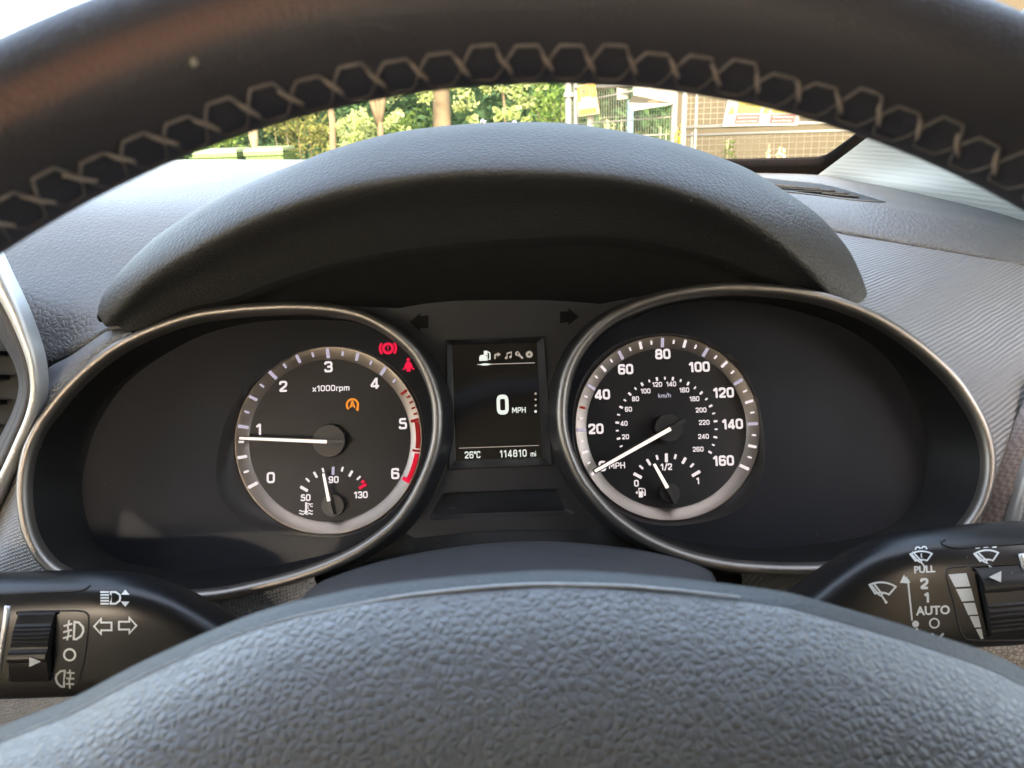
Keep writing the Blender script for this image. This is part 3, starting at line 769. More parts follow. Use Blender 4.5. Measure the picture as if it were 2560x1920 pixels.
def side_run(loop, right):
    q = [p for p in loop if vbot < p[1] < vtop and ((p[0] > uc - 0.13 and p[0] < uc) if right else (p[0] > uc and p[0] < uc + 0.13))]
    # keep the branch nearest the centre for each height
    m = sum(p[1] for p in loop) / len(loop)
    c = sum(p[0] for p in loop) / len(loop)
    q = [p for p in q if (p[0] > c) == right]
    return sorted(q, key=lambda p: -p[1])
left_run = side_run(SKIRT['L'], True); right_run = side_run(SKIRT['R'], False)
bottom = [FR.loc(x, y, 0) for x, y in ((1480, 1326), (1400, 1324), (1338, 1325), (1250, 1327), (1159, 1332), (1040, 1345))]
top = [FR.loc(x, y, 0) for x, y in ((1000, 770), (1060, 759), (1137, 752), (1245, 750), (1353, 750), (1430, 754), (1500, 760))]
outer = top + right_run + [(right_run[-1][0], bottom[0][1])] + bottom + [(left_run[-1][0], bottom[-1][1])] + left_run[::-1]
v, f = poly2(outer, [scr_o[::-1], slot_o[::-1]])
cp = mesh_obj('centre_panel', [FR.p(p[0], p[1], 0) for p in v], f, M['panelplastic'], cluster)
def recess(name, o2, i2, d, mat, parent):
    n = len(o2)
    V = [FR.p(*p, 0) for p in o2] + [FR.p(*p, d) for p in i2]
    return mesh_obj(name, V, [(i, (i + 1) % n, n + (i + 1) % n, n + i) for i in range(n)], mat, parent)
recess('screen_frame', scr_o, scr_i, -0.009, M['panelplastic'], cp)
recess('slot_edge', slot_o, slot_i, -0.007, M['panelplastic'], cp)
mesh_obj('slot_floor', [FR.p(*p, -0.0069) for p in slot_i], [tuple(range(8))[::-1]], M['screen'], cp)
# raised lip round the screen opening
lipv, lipf = tube([FR.p(*p, 0.0002) for p in scr_o], 0.00055, 6, closed=True)
mesh_obj('screen_lip', lipv, lipf, M['plastic'], cp, True)
for pts, nm in (([(1024, 805), (1051, 782), (1051, 790), (1071, 788), (1071, 821), (1051, 820), (1051, 828)], 'arrow'), ([(1447, 792), (1421, 770), (1421, 778), (1400, 779), (1400, 808), (1421, 805), (1421, 813)], 'arrow')):
    vv, ff = poly2([FR.loc(*p, 0.0003) for p in pts])
    mesh_obj('indicator_arrow_lens', [FR.p(p[0], p[1], 0.0003) for p in vv], ff, M['arrow'], cp)
screen = mesh_obj('display_screen', [FR.p(*p, -0.0088) for p in scr_i], [(0, 3, 2, 1)], M['screen'], cluster)
tag(screen, 'small colour trip screen showing 0 MPH between the gauges')
SD = -0.0084
text_on(FR, 'speed_numeral', '0', 1256.6, 1011.5, 49, SD, M['lcd'], screen, 0.22, 0.80)
text_on(FR, 'lettering', 'MPH', 1297, 1025, 14.5, SD, M['lcd'], screen, 0.16, 0.92)
text_on(FR, 'temperature_readout', '26oC', 1181, 1137, 18, SD, M['lcd'], screen, 0.16, 0.80)
text_on(FR, 'odometer_readout', '114810', 1283, 1133.5, 18.5, SD, M['lcd'], screen, 0.16, 0.80, 0.0, 0.08)
text_on(FR, 'lettering', 'mi', 1333, 1134, 14, SD, M['lcd'], screen, 0.16, 0.80)
for i in range(4):
    shape_on(FR, 'page_dot', [('fill', arc(0, 0, 1, 0, 360, 12)[:-1])], 1339, 984 + 14.9 * i, 3.4 if i == 3 else 2.7, SD, M['lcd'] if i == 3 else M['lcd_dim'], screen)
def bar2(x0, y0, x1, y1, w, m_):
    a, b = Vector(FR.loc(x0, y0, SD)), Vector(FR.loc(x1, y1, SD)); vv, ff = ribbon([a, b], w * FR.scale(x0, y0, SD))
    flat('divider_line', vv, ff, lambda u, v, l: FR.p(u, v, SD), m_, screen)
bar2(1148, 1120.5, 1347, 1113.5, 1.6, M['lcd_dim'])
bar2(1193, 911.5, 1337, 907, 2.0, M['lcd_dim'])
shape_on(FR, 'menu_marker', [('fill', [(-1, 0), (-.25, .16), (.25, .16), (1, 0), (.25, -.16), (-.25, -.16)])], 1213, 911, 17, SD + .0001, M['lcd'], screen)
shape_on(FR, 'car_and_pump_icon', [('fill', [(-1, -.85), (-1, -.25), (-.85, .15), (-.3, .25), (.2, .15), (.35, -.2), (.35, -.85)]), ('fill', [(-.15, .2), (-.15, .95), (.5, .95), (.5, -.85), (.38, -.85), (.38, .2)]), ('s', [(.55, .75), (.9, .5), (.9, -.6), (.65, -.6)], .22)], 1212, 890, 14, SD, M['lcd'], screen)
shape_on(FR, 'turn_arrow_icon', [('s', [(-.6, -.9), (-.6, .1), (-.45, .3), (.2, .3)], .42), ('fill', [(.1, .9), (.1, -.3), (.95, .3)])], 1243, 889, 9.5, SD, M['lcd_dim'], screen)
shape_on(FR, 'music_note_icon', [('fill', arc(-.62, -.7, .34, 0, 360, 12)[:-1]), ('fill', arc(.52, -.5, .34, 0, 360, 12)[:-1]), ('s', [(-.36, -.7), (-.36, .55), (.78, .85), (.78, -.5)], .22), ('s', [(-.36, .45), (.78, .75)], .3)], 1271, 888, 9.5, SD, M['lcd_dim'], screen)
shape_on(FR, 'spanner_icon', [('s', arc(-.4, .4, .42, 60, 390, 16), .36), ('s', [(-.1, .1), (.9, -.85)], .5)], 1298, 888, 10, SD, M['lcd_dim'], screen)
gear = [( (1.0 if (i // 2) % 2 else .78) * cos(2 * pi * i / 40), (1.0 if (i // 2) % 2 else .78) * sin(2 * pi * i / 40)) for i in range(40)]
gv, gf = poly2(gear, [arc(0, 0, .3, 360, 0, 14)[:-1]])
gk = FR.scale(1323, 886, SD) * 9.5; g0 = FR.loc(1323, 886, SD)
flat('gear_icon', [(q[0], q[1]) for q in gv], gf, lambda u, v, l: FR.p(g0[0] + u * gk, g0[1] + v * gk, SD), M['lcd_dim'], screen)

# --- lower edge of the cluster and trim panels around the bezels
lowedge = [FR.loc(x, y, 0) for x, y in ((640, 1482), (700, 1466), (820, 1428), (901, 1390), (960, 1352), (1010, 1330), (1050, 1343), (1159, 1332), (1250, 1327), (1338, 1325), (1400, 1324), (1470, 1324), (1520, 1298), (1590, 1345), (1655, 1378), (1730, 1404), (1815, 1422), (1900, 1430), (2000, 1434))]
r0 = [FR.p(u, v, -0.0005) for u, v in lowedge]
patch('lower_lip', [r0, [p + Vector((0, -0.012, -0.012)) for p in r0], [p + Vector((0, -0.02, -0.05)) for p in r0], [p + Vector((0, -0.02, -0.15)) for p in r0]], 12, 90, M['black'], cluster)

def ring_part(pts, dep, off):
    loop = [FR.loc(a, b, dep) for a, b in pts]
    return [FR.p(*q, dep) for q in loop]
# left woven trim between bezel, pad seam and vent
Ain = [(340, 842), (280, 872), (215, 925), (150, 992), (110, 1045), (80, 1110), (66, 1180), (62, 1250), (75, 1330), (110, 1400), (160, 1442), (240, 1470), (340, 1490), (480, 1492), (640, 1468), (780, 1430)]
Aout = [(330, 826), (282, 822), (236, 848), (180, 888), (103, 936), (88, 1030), (55, 1115), (10, 1215), (-60, 1340), (-200, 1600), (-150, 1850), (40, 1980), (250, 1950), (450, 1850), (650, 1700), (840, 1560)]
a3 = [FR.hit(x, y, 0.025) for x, y in Ain]
b3 = [at(x, y, Yv) for (x, y), Yv in zip(Aout, (.478, .478, .477, .477, .476, .474, .472, .465, .455, .43, .42, .41, .405, .40, .40, .40))]
patch('left_trim_panel', [a3, [a * .55 + b * .45 + Vector((0, -.003, .002)) for a, b in zip(a3, b3)], b3], 24, 80, None, dash)
ltp = bpy.data.objects['left_trim_panel']
M['weave'] = ribbed('woven_panel', (0.17, 0.173, 0.18), 0.0021, rib_dir(ltp, 30, 1350, 22), 0.3, 0.5, 0.0003, 0.6, cross=rib_dir(ltp, 160, 945, 70))
set_mat(ltp, M['weave'])
# right ribbed panel between bezel, seam and edge trim
Bin = [(2040, 748), (2140, 778), (2210, 812), (2280, 858), (2345, 912), (2400, 972), (2440, 1040), (2462, 1110), (2466, 1180), (2450, 1250), (2410, 1310), (2340, 1362), (2200, 1404), (2000, 1420), (1850, 1415)]
Bout = [(2040, 556), (2087, 581), (2219, 604), (2364, 629), (2460, 646), (2560, 665), (2680, 720), (2620, 900), (2540, 1056), (2494, 1175), (2470, 1260), (2440, 1420), (2350, 1560), (2100, 1560), (1850, 1500)]
a3 = [FR.hit(x, y, 0.018) for x, y in Bin]
b3 = [at(x, y, Yv) for (x, y), Yv in zip(Bout, (.602, .598, .584, .568, .556, .546, .52, .485, .462, .450, .445, .43, .42, .42, .42))]
patch('right_trim_panel', [a3, [a * .5 + b * .5 + Vector((0, -.004, .003)) for a, b in zip(a3, b3)], b3], 30, 80, None, dash, flip=True)
rtp = bpy.data.objects['right_trim_panel']
M['rib'] = ribbed('ribbed_panel', (0.17, 0.172, 0.174), 0.0026, rib_dir(rtp, 2330, 730, 24), 0.8, 0.45, 0.0004, 0.6)
set_mat(rtp, M['rib'])

# ------------------------------------------------------------------ side trims at right edge
def strip(name, Lp, Rp, mat, parent, thick=0.004):
    return patch(name, [Lp, [(a + b) / 2 + Vector((0, -0.0015, 0)) for a, b in zip(Lp, Rp)], Rp], 10, 24, mat, parent, thick, True)
def carbon():
    m, N, L, b = principled('carbon_pattern_trim', (0.2, 0.2, 0.2), 0.35)
    t = N.new('ShaderNodeTexCoord'); mp = N.new('ShaderNodeMapping'); mp.inputs['Scale'].default_value = (420, 420, 420); mp.inputs['Rotation'].default_value = (0.3, 0.6, 0.5)
    c = N.new('ShaderNodeTexChecker'); c.inputs['Scale'].default_value = 1; c.inputs['Color1'].default_value = (0.16, 0.135, 0.13, 1); c.inputs['Color2'].default_value = (0.25, 0.215, 0.205, 1)
    L.new(t.outputs['Object'], mp.inputs[0]); L.new(mp.outputs[0], c.inputs[0]); L.new(c.outputs[0], b.inputs['Base Color'])
    return m
M['carbon'] = carbon()
endtrim = empty('dashboard_end_trim', at(2500, 1340, .43), 'grey carbon-pattern trim strip edged in silver at the right end of the dashboard', 'trim strip')
Lc = [at(x, y, Yv) for x, y, Yv in ((2600, 930, .462), (2543, 1050, .452), (2496, 1172, .443), (2470, 1250, .438), (2440, 1330, .434), (2400, 1420, .43))]
Rc = [at(x, y, Yv) for x, y, Yv in ((2640, 940, .455), (2596, 1050, .446), (2556, 1160, .437), (2530, 1248, .432), (2503, 1335, .428), (2470, 1430, .424))]
strip('patterned_strip', Lc, Rc, M['carbon'], endtrim)
Ld = [p + Vector((0.0004, -0.002, 0)) for p in Rc]
Rd = [at(x, y, Yv) for x, y, Yv in ((2665, 960, .450), (2622, 1065, .440), (2583, 1165, .431), (2556, 1240, .427), (2527, 1335, .423), (2496, 1430, .419))]
strip('silver_edge', Ld, Rd, M['chrome'], endtrim)
door = tag(patch('door_trim_panel', [[Vector((0.47, y, Z - 0.10)) for y in (-.9, -.3, .2, .45, .62)], [Vector((0.455, y, Z - 0.16)) for y in (-.9, -.3, .2, .45, .62)], [Vector((0.44, y, Z - 0.35)) for y in (-.9, -.3, .2, .45, .62)], [Vector((0.46, y, Z - 0.75)) for y in (-.9, -.3, .2, .45, .62)]], 20, 20, M['doortrim'], None, 0.01),
           'beige grained door trim panel at the right edge below the stalk', 'door panel')
kneev = [[at(x, y, .40) for x in (2200, 2400, 2560, 2800)] for y in (1560, 1700, 1900, 2300)]
tag(patch('knee_panel', kneev, 12, 12, M['doortrim'], None, 0.01), 'beige grained lower panel under the wiper stalk', 'trim panel')

# ------------------------------------------------------------------ defroster vent on the right
vent = empty('defroster_vent', at(2060, 500, .70), 'slim side defroster vent with white-lit slats at foot of windscreen pillar', 'air vent')
fr_o = [(1890, 447, .80), (1960, 452, .80), (2020, 458, .79), (2075, 466, .775), (2140, 483, .74), (2190, 498, .705), (2212, 505, .69), (2174, 505, .672), (2120, 500, .672), (2075, 494, .674), (2030, 488, .676), (1978, 482, .68), (1900, 474, .68)]
rp_ = bpy.data.objects['right_pad']
bvP = BVHTree.FromPolygons([v.co.copy() for v in rp_.data.vertices], [tuple(p.vertices) for p in rp_.data.polygons])
def on_pad(x, y, up=.001):
    h = bvP.ray_cast(CAM, ray(x, y).normalized())
    p = h[0] if h[0] is not None else at(x, y, .7)
    return p + Vector((0, -up * .3, up))
pth2 = catmull([(x, y, 0) for x, y, _ in fr_o], 70, True)
pth = [on_pad(q.x, q.y, .0004) for q in pth2]
tv, tf = tube(pth, 0.0009, 8, True)
mesh_obj('vent_frame', tv, tf, M['pad'], vent, True)
up_c = catmull([(x, y, 0) for x, y, _ in fr_o[:7]], 24); lo_c = catmull([(x, y, 0) for x, y, _ in fr_o[:5:-1]], 24)
mesh_obj('vent_well', [on_pad(*(a_.lerp(b_, j / 6)).xy, .0003) for a_, b_ in zip(up_c, lo_c) for j in range(7)], grid_faces(24, 7), M['black'], vent)
for k, (x0, y0, x1, y1, Yv) in enumerate(((1890, 462, 1986, 468, .765), (1900, 466, 2046, 474, .745), (1930, 472, 2086, 480, .725), (1990, 480, 2118, 487, .708), (2050, 486, 2144, 495, .694))):
    a, b = on_pad(x0, y0, .0005), on_pad(x1, y1, .0005)
    d = (b - a).normalized(); s = Vector((0, -1, .15)).normalized()
    MB().box((a + b) / 2 + Vector((0, 0, .0003)), ((b - a).length / 2, .0050, .0005), (d, s, d.cross(s))).build('slat', M['pad'], vent)

# ------------------------------------------------------------------ windscreen pillar and windscreen
pil = empty('windscreen_pillar', at(2100, 440, .95), 'pale grey fabric-covered windscreen pillar on the right', 'pillar')
pl0 = [at(2010, 470, 1.0), at(2039, 442, .985), at(2100, 396, .93), at(2165, 346, .87), at(2300, 238, .74), at(2560, 20, .55), Vector((0.44, .22, Z + .42))]
pl1 = [at(2150, 500, .93), at(2150, 458, .90), at(2240, 425, .84), at(2340, 370, .76), at(2500, 260, .64), at(2800, 60, .46), Vector((0.48, .15, Z + .42))]
pl2 = [at(2331, 540, .80), at(2331, 490, .775), at(2420, 470, .72), at(2560, 420, .64), at(2750, 320, .54), at(3200, 100, .38), Vector((0.50, .08, Z + .42))]
pl3 = [at(2700, 680, .63), at(2700, 605, .615), at(2900, 580, .54), at(3200, 520, .46), at(3500, 420, .38), at(4200, 200, .28), Vector((0.50, .02, Z + .42))]
patch('pillar_cover', [pl0, pl1, pl2, pl3], 40, 40, None, pil)
pco = bpy.data.objects['pillar_cover']
M['pillar'] = ribbed('pillar_fabric', (0.42, 0.43, 0.40), 0.0046, rib_dir(pco, 2230, 430, -6), 0.05, 0.85, 0.0003, 0.22)
set_mat(pco, M['pillar'])
ws = empty('windscreen', at(1200, 405, 1.03), 'clear windscreen with black edge band above the dashboard', 'windscreen')
hl, hr = Vector((-1.2, .24, Z + .43)), Vector((.44, .24, Z + .43))
bl, brr = at(-700, 420, 1.03), at(2020, 416, 1.03)
mesh_obj('glass_pane', [bl, brr, Vector((brr.x + .05, .95, brr.z + .045)), hr, hl], [(0, 1, 2, 3, 4)], M['glass'], ws)
fo = [(1300, 396), (1814, 396.6), (1897, 395.5), (2005, 393), (2049, 391), (2063, 387), (2077, 379), (2103, 360), (2141, 332), (2240, 255)]
fi = [(1300, 450), (1814, 450), (1897, 450), (2005, 450), (2049, 450), (2070, 446), (2090, 428), (2125, 400), (2190, 352), (2290, 275)]
fo3 = [at(x, y, Yv) for (x, y), Yv in zip(fo, (1.0, 1.0, 1.0, 1.0, .995, .99, .98, .95, .905, .80))]
fi3 = [at(x, y, Yv) for (x, y), Yv in zip(fi, (1.03, 1.03, 1.03, 1.03, 1.02, 1.01, 1.0, .97, .925, .82))]
patch('black_edge_band', [fo3, fi3], 4, 60, M['frit'], ws, 0.003)

# ------------------------------------------------------------------ left air vent
lv_ = empty('air_vent', at(20, 1100, .45), 'dark air vent in a bright silver frame at the left edge', 'air vent')
sil_o = [(-70, 520), (-30, 610), (12, 700), (43, 764), (69, 830), (90, 897), (98, 960), (95, 1010), (82, 1055), (62, 1105), (35, 1165), (0, 1240), (-50, 1340)]
sil_i = [(-105, 540), (-66, 628), (-22, 716), (14, 782), (44, 846), (66, 906), (75, 960), (71, 1005), (58, 1050), (37, 1098), (9, 1160), (-26, 1232), (-75, 1335)]
sil_d = [(-175, 575), (-136, 660), (-92, 748), (-50, 815), (-14, 872), (12, 920), (24, 965), (20, 1005), (4, 1050), (-20, 1098), (-52, 1165), (-90, 1240), (-140, 1340)]
NV = 60
def vrow(c, Y0): return catmull([at(x, y, Y0 - .00003 * (y - 520)) for x, y in c], NV)
o3, i3, d3 = vrow(sil_o, .458), vrow(sil_i, .458), vrow(sil_d, .462)
lerp = lambda A, B, t, dy: [a.lerp(b, t) + Vector((0, dy, 0)) for a, b in zip(A, B)]
rowsv = [lerp(o3, i3, -.02, .010), lerp(o3, i3, 0, .002), lerp(o3, i3, .12, -.0006), lerp(o3, i3, .45, -.0020), lerp(o3, i3, .85, -.0012), lerp(o3, i3, 1.0, .0006), lerp(o3, i3, 1.02, .005)]
mesh_obj('silver_frame', [rowsv[j][i] for i in range(NV) for j in range(7)], grid_faces(NV, 7, flip=True), M['chrome'], lv_, True)
rows2 = [lerp(o3, i3, 1.01, .003), lerp(i3, d3, .12, .001), lerp(i3, d3, .42, .002), lerp(i3, d3, .46, .0045), lerp(i3, d3, .52, .0042), lerp(i3, d3, .95, .008), lerp(i3, d3, 1.2, .03), lerp(i3, d3, 1.3, .06)]
mesh_obj('inner_surround', [rows2[j][i] for i in range(NV) for j in range(8)], grid_faces(NV, 8, flip=True), M['shroud'], lv_, True)
cdu = at(-500, 960, .50)
mesh_obj('vent_duct', lerp(i3, d3, 1.1, .035) + [cdu], [(i, i + 1, NV) for i in range(NV - 1)], M['black'], lv_)
for k in range(5):
    y = 820 + 65 * k
    a, b = at(-260, y + 100, .482), at(18 - abs(k - 1.5) * 9, y + 62 - (4 * k), .482)
    d = (b - a).normalized(); s = Vector((0, 1, -.35)).normalized()
    bevel(MB().box((a + b) / 2, ((b - a).length / 2, .012, .0016), (d, s, d.cross(s))).build('slat', M['plastic'], lv_), 0.0008)

# ------------------------------------------------------------------ steering column shroud
shroud = empty('column_shroud', at(1290, 1440, .33), 'dark smooth steering column shroud behind the wheel hub', 'shroud')
S1 = [(735, 1560), (752, 1500), (791, 1460), (849, 1436), (936, 1410), (1052, 1387), (1179, 1369), (1299, 1361), (1400, 1361), (1505, 1369), (1620, 1381), (1707, 1398), (1765, 1420), (1788, 1445), (1800, 1520)]
s_top = [at(x, y, .405) for x, y in S1]
s_in = [p + Vector((0, .014, -.006)) for p in s_top]
s_m = [at(x, y + 22, .385) for x, y in S1]; s_f = [at(1270 + (x - 1270) * 1.02, y + 90, .33) for x, y in S1]; s_g = [at(1270 + (x - 1270) * 1.05, y + 260, .29) for x, y in S1]
patch('shroud_cover', [s_in, s_top, s_m, s_f, s_g], 30, 60, M['shroud'], shroud)
lowp = [[at(x, y, Yv) for x in (300, 600, 900, 1280, 1600, 1900, 2250)] for y, Yv in ((1420, .475), (1500, .455), (1600, .44), (1800, .42))]
patch('lower_dash_panel', lowp, 12, 40, M['black'], dash)

# ------------------------------------------------------------------ steering wheel
WT = radians(24.2); WY = radians(3.26)
WC = CAM + Vector((.0083, .0801, -.1458)); WR, Wr = .185, .0141
WN = Vector((sin(WY) * cos(WT), -cos(WY) * cos(WT), sin(WT)))
WF = Frame(WC, WN, WN.cross(Vector((cos(WY), sin(WY), 0))))
wheel = empty('steering_wheel', WC, 'black leather steering wheel with tan cross stitching and grey airbag cover', 'steering wheel')
def on_rim(th, ph, r=Wr):
    rr = WR + r * cos(ph)
    return WF.p(rr * cos(th), rr * sin(th), r * sin(ph))
nu, nv = 220, 64
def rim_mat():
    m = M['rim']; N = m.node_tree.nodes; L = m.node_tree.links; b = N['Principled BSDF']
    at_ = N.new('ShaderNodeAttribute'); at_.attribute_name = 'brown_reflection'
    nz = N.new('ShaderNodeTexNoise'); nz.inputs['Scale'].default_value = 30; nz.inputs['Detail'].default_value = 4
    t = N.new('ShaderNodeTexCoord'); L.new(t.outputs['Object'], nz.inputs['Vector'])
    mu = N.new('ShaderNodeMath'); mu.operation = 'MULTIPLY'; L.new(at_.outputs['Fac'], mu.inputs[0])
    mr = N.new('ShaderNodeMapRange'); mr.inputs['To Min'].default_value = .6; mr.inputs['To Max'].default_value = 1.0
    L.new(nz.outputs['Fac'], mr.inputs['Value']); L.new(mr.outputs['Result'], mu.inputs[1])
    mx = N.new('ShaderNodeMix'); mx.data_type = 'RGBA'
    mx.inputs['A'].default_value = (0.078, 0.074, 0.086, 1); mx.inputs['B'].default_value = (0.26, 0.125, 0.10, 1)  # red-brown reflection on the rim put into the leather colour
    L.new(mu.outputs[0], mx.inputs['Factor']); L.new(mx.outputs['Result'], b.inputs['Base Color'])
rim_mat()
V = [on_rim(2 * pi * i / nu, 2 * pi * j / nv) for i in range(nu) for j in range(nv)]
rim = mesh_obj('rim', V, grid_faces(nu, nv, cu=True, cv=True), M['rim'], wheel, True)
wa = rim.data.attributes.new('brown_reflection', 'FLOAT', 'POINT')  # mask for the painted reflection band
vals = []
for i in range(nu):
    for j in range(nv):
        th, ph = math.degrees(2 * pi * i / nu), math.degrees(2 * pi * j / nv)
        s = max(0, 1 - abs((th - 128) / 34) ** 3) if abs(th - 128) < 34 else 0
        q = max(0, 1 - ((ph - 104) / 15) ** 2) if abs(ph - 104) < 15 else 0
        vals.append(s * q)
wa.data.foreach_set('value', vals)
# cross stitching: each stitch a short bent thread lying on the leather
NS = 142
PN, PU, PLo = radians(165), radians(152), radians(186)
def thread(p_list, r): return tube(p_list, r, 6)
for k in range(NS):
    t0, t1 = 2 * pi * k / NS, 2 * pi * (k + 1) / NS
    if not (radians(38) < t0 < radians(142)): continue
    R_ = Wr * 1.015
    def arcp(phm, n=9, e=0.0):
        out = []
        for i in range(n):
            s = i / (n - 1); out.append(on_rim(t0 + (t1 - t0) * s, PN + (phm - PN) * min(1, 1.45 * sin(pi * s)) , R_))
        return out
    jt = random.uniform(-.06, .06); stt = MB(); stt.add(thread(arcp(PU + jt), [.00032 for i in range(9)]))
    stt.add(thread(arcp(PLo + jt), .00015))
    stt.build('stitch', M['thread_dim'], rim, True)
    dt = (t1 - t0); sk_ = random.uniform(.10, .17)
    kn = [on_rim(t0 + dt * q * sk_ * 1.5, PN - radians(9) * q + radians(random.uniform(-1, 1)), Wr * 1.02) for q in (1, .5, 0, -.5, -1)]
    mesh_obj('stitch_knot', *tube(kn, [.0002, .00042, .0005, .00042, .0002], 6), M['thread'], rim, True)
# airbag cover
HS = [(-700, 2120), (-300, 1965), (0, 1817), (174, 1747), (347, 1657), (556, 1563), (693, 1514), (820, 1484), (907, 1466), (1052, 1448), (1200, 1435), (1360, 1425), (1505, 1428), (1649, 1440), (1794, 1456), (1939, 1475), (2000, 1488), (2141, 1528), (2315, 1580), (2465, 1632), (2560, 1678), (2800, 1800), (3200, 2000)]
def hrow(f_, rec):
    out = []
    for x, y in HS:
        e = abs(x - 1270) / 1300
        out.append(WF.hit(x, f_(x, y), -(rec + 0.010 * max(0, e - .7))))
    return out
rowsH = [[p + Vector((0, .03, -.03)) for p in hrow(lambda x, y: y, .058)], hrow(lambda x, y: y, .056), hrow(lambda x, y: y + 14, .0535), hrow(lambda x, y: y + 38, .0505)]
def blend(t): return lambda x, y: (y + 38) * (1 - t) + 2150 * t if y + 38 < 2150 else y + 38 + t * 150
patch('cover_edge', rowsH, 16, 110, M['airbag_shade'], wheel)
rowsT = [hrow(lambda x, y: y + 36, .0512), hrow(lambda x, y: y + 44, .0496), hrow(blend(.12), .0435), hrow(blend(.25), .0385), hrow(blend(.45), .0335), hrow(blend(.7), .030), hrow(blend(1.0), .0285), [p + WF.V * -.08 for p in hrow(blend(1.0), .0285)]]
patch('airbag_cover', rowsT, 60, 110, M['airbag'], wheel)
seam = [(-100, 1905), (0, 1853), (174, 1783), (347, 1693), (480, 1634), (600, 1583), (699, 1552), (770, 1535), (849, 1519), (994, 1493), (1100, 1480), (1200, 1470), (1290, 1464), (1360, 1462), (1460, 1463), (1562, 1466), (1640, 1472), (1707, 1478), (1780, 1486), (1850, 1494)]  # path of the painted highlight along the hub crease
sp = catmull([WF.hit(x, y, -(.0502 + .010 * max(0, abs(x - 1270) / 1300 - .7))) for x, y in seam], 110)
def highlight_r(p):
    u = (p - WC).dot(WF.U)
    return .00012 + .00036 * max(0, 1 - ((u + .002) / .062) ** 2) ** .7
tv, tf = tube(sp, [highlight_r(p) for p in sp], 6)
mesh_obj('edge_highlight', tv, tf, M['seam'], wheel, True)  # pale bead drawn as the glint on the crease

# ------------------------------------------------------------------ stalks
def stalk(name, label, secs, group):
    """secs: (x px, top y, bottom y, Y ahead, depth m)"""
    root = empty(name, at(secs[0][0], secs[0][2], secs[0][3]), label, 'control stalk', group)
    V = []; n = 40
    ss = []
    for i in range(34):
        t = i / 33 * (len(secs) - 1)
        k = min(int(t), len(secs) - 2); s = t - k
        ss.append(catmull([Vector(q[:3]) for q in secs], 34)[i].to_tuple() + (secs[k][3] * (1 - s) + secs[k + 1][3] * s, secs[k][4] * (1 - s) + secs[k + 1][4] * s))
    for x, yt, yb, Yv, dp in ss:
        a, b = at(x, yt, Yv + dp * .5), at(x, yb, Yv)
        c = (a + b) / 2; h = (a - b) / 2
        back_ = Vector((0, 1, 0))
        for j in range(n):
            th = 2 * pi * j / n
            e = 0.55
            ca, sa = cos(th), sin(th)
            V.append(c + h * (math.copysign(abs(sa) ** e, sa)) + back_ * (dp / 2 * (1 + math.copysign(abs(ca) ** e, ca))) - back_ * dp * .3)
    Fc = grid_faces(34, n, cv=True, flip=True) + [tuple(range(n)), tuple(33 * n + j for j in range(n))[::-1]]
    body = mesh_obj('stalk_body', V, Fc, M['stalk'], root, True)
    bvh = BVHTree.FromPolygons([v_.copy() for v_ in V], Fc)
    return root, body, bvh
def decal(bvh, name, shapes, px, py, s, mat, parent, lift_=0.00025, rot=0.0, plain=False):
    """print laid on the real stalk surface"""
    V2 = []; Fc = []
    for sh in shapes:
        if sh[0] == 'fill': v, f = poly2(sh[1])
        elif sh[0] == 'raw': v, f = sh[1], sh[2]
        else: v, f = ribbon(sh[1], sh[2], sh[3] if len(sh) > 3 else False)
        b = len(V2); V2 += [(q[0], q[1]) for q in v]; Fc += [tuple(i + b for i in q) for q in f]
    out = []
    for u, v in V2:
        x = px + s * (u * cos(rot) - v * sin(rot)); y = py - s * (u * sin(rot) + v * cos(rot))
        d = ray(x, y).normalized()
        loc_, nr, idx, dist = bvh.ray_cast(CAM, d)
        if loc_ is None: loc_ = CAM + d * .34
        out.append(loc_ - d * lift_)
    return mesh_obj(name, out, Fc, mat, parent)
stL, stLb, bvL = stalk('indicator_stalk', 'black indicator and lamp stalk with thumb wheel left of the wheel hub',
    [(-420, 1478, 1760, .335, .030), (-100, 1466, 1748, .335, .031), (120, 1458, 1741, .335, .031), (250, 1458, 1735, .336, .031), (340, 1468, 1726, .338, .030), (430, 1494, 1712, .341, .028), (520, 1538, 1690, .345, .025), (600, 1580, 1668, .35, .021), (700, 1610, 1655, .356, .018), (900, 1630, 1665, .37, .016)], 'stalks beside the steering wheel')
stR, stRb, bvR = stalk('wiper_stalk', 'black wiper stalk marked AUTO and PULL right of the wheel hub',
    [(2960, 1318, 1588, .335, .030), (2700, 1327, 1600, .335, .031), (2500, 1336, 1612, .335, .031), (2360, 1348, 1620, .336, .031), (2260, 1361, 1622, .338, .030), (2170, 1388, 1615, .341, .028), (2080, 1440, 1598, .345, .025), (2000, 1494, 1580, .35, .021), (1900, 1530, 1575, .356, .018), (1700, 1545, 1580, .37, .016)], 'stalks beside the steering wheel')
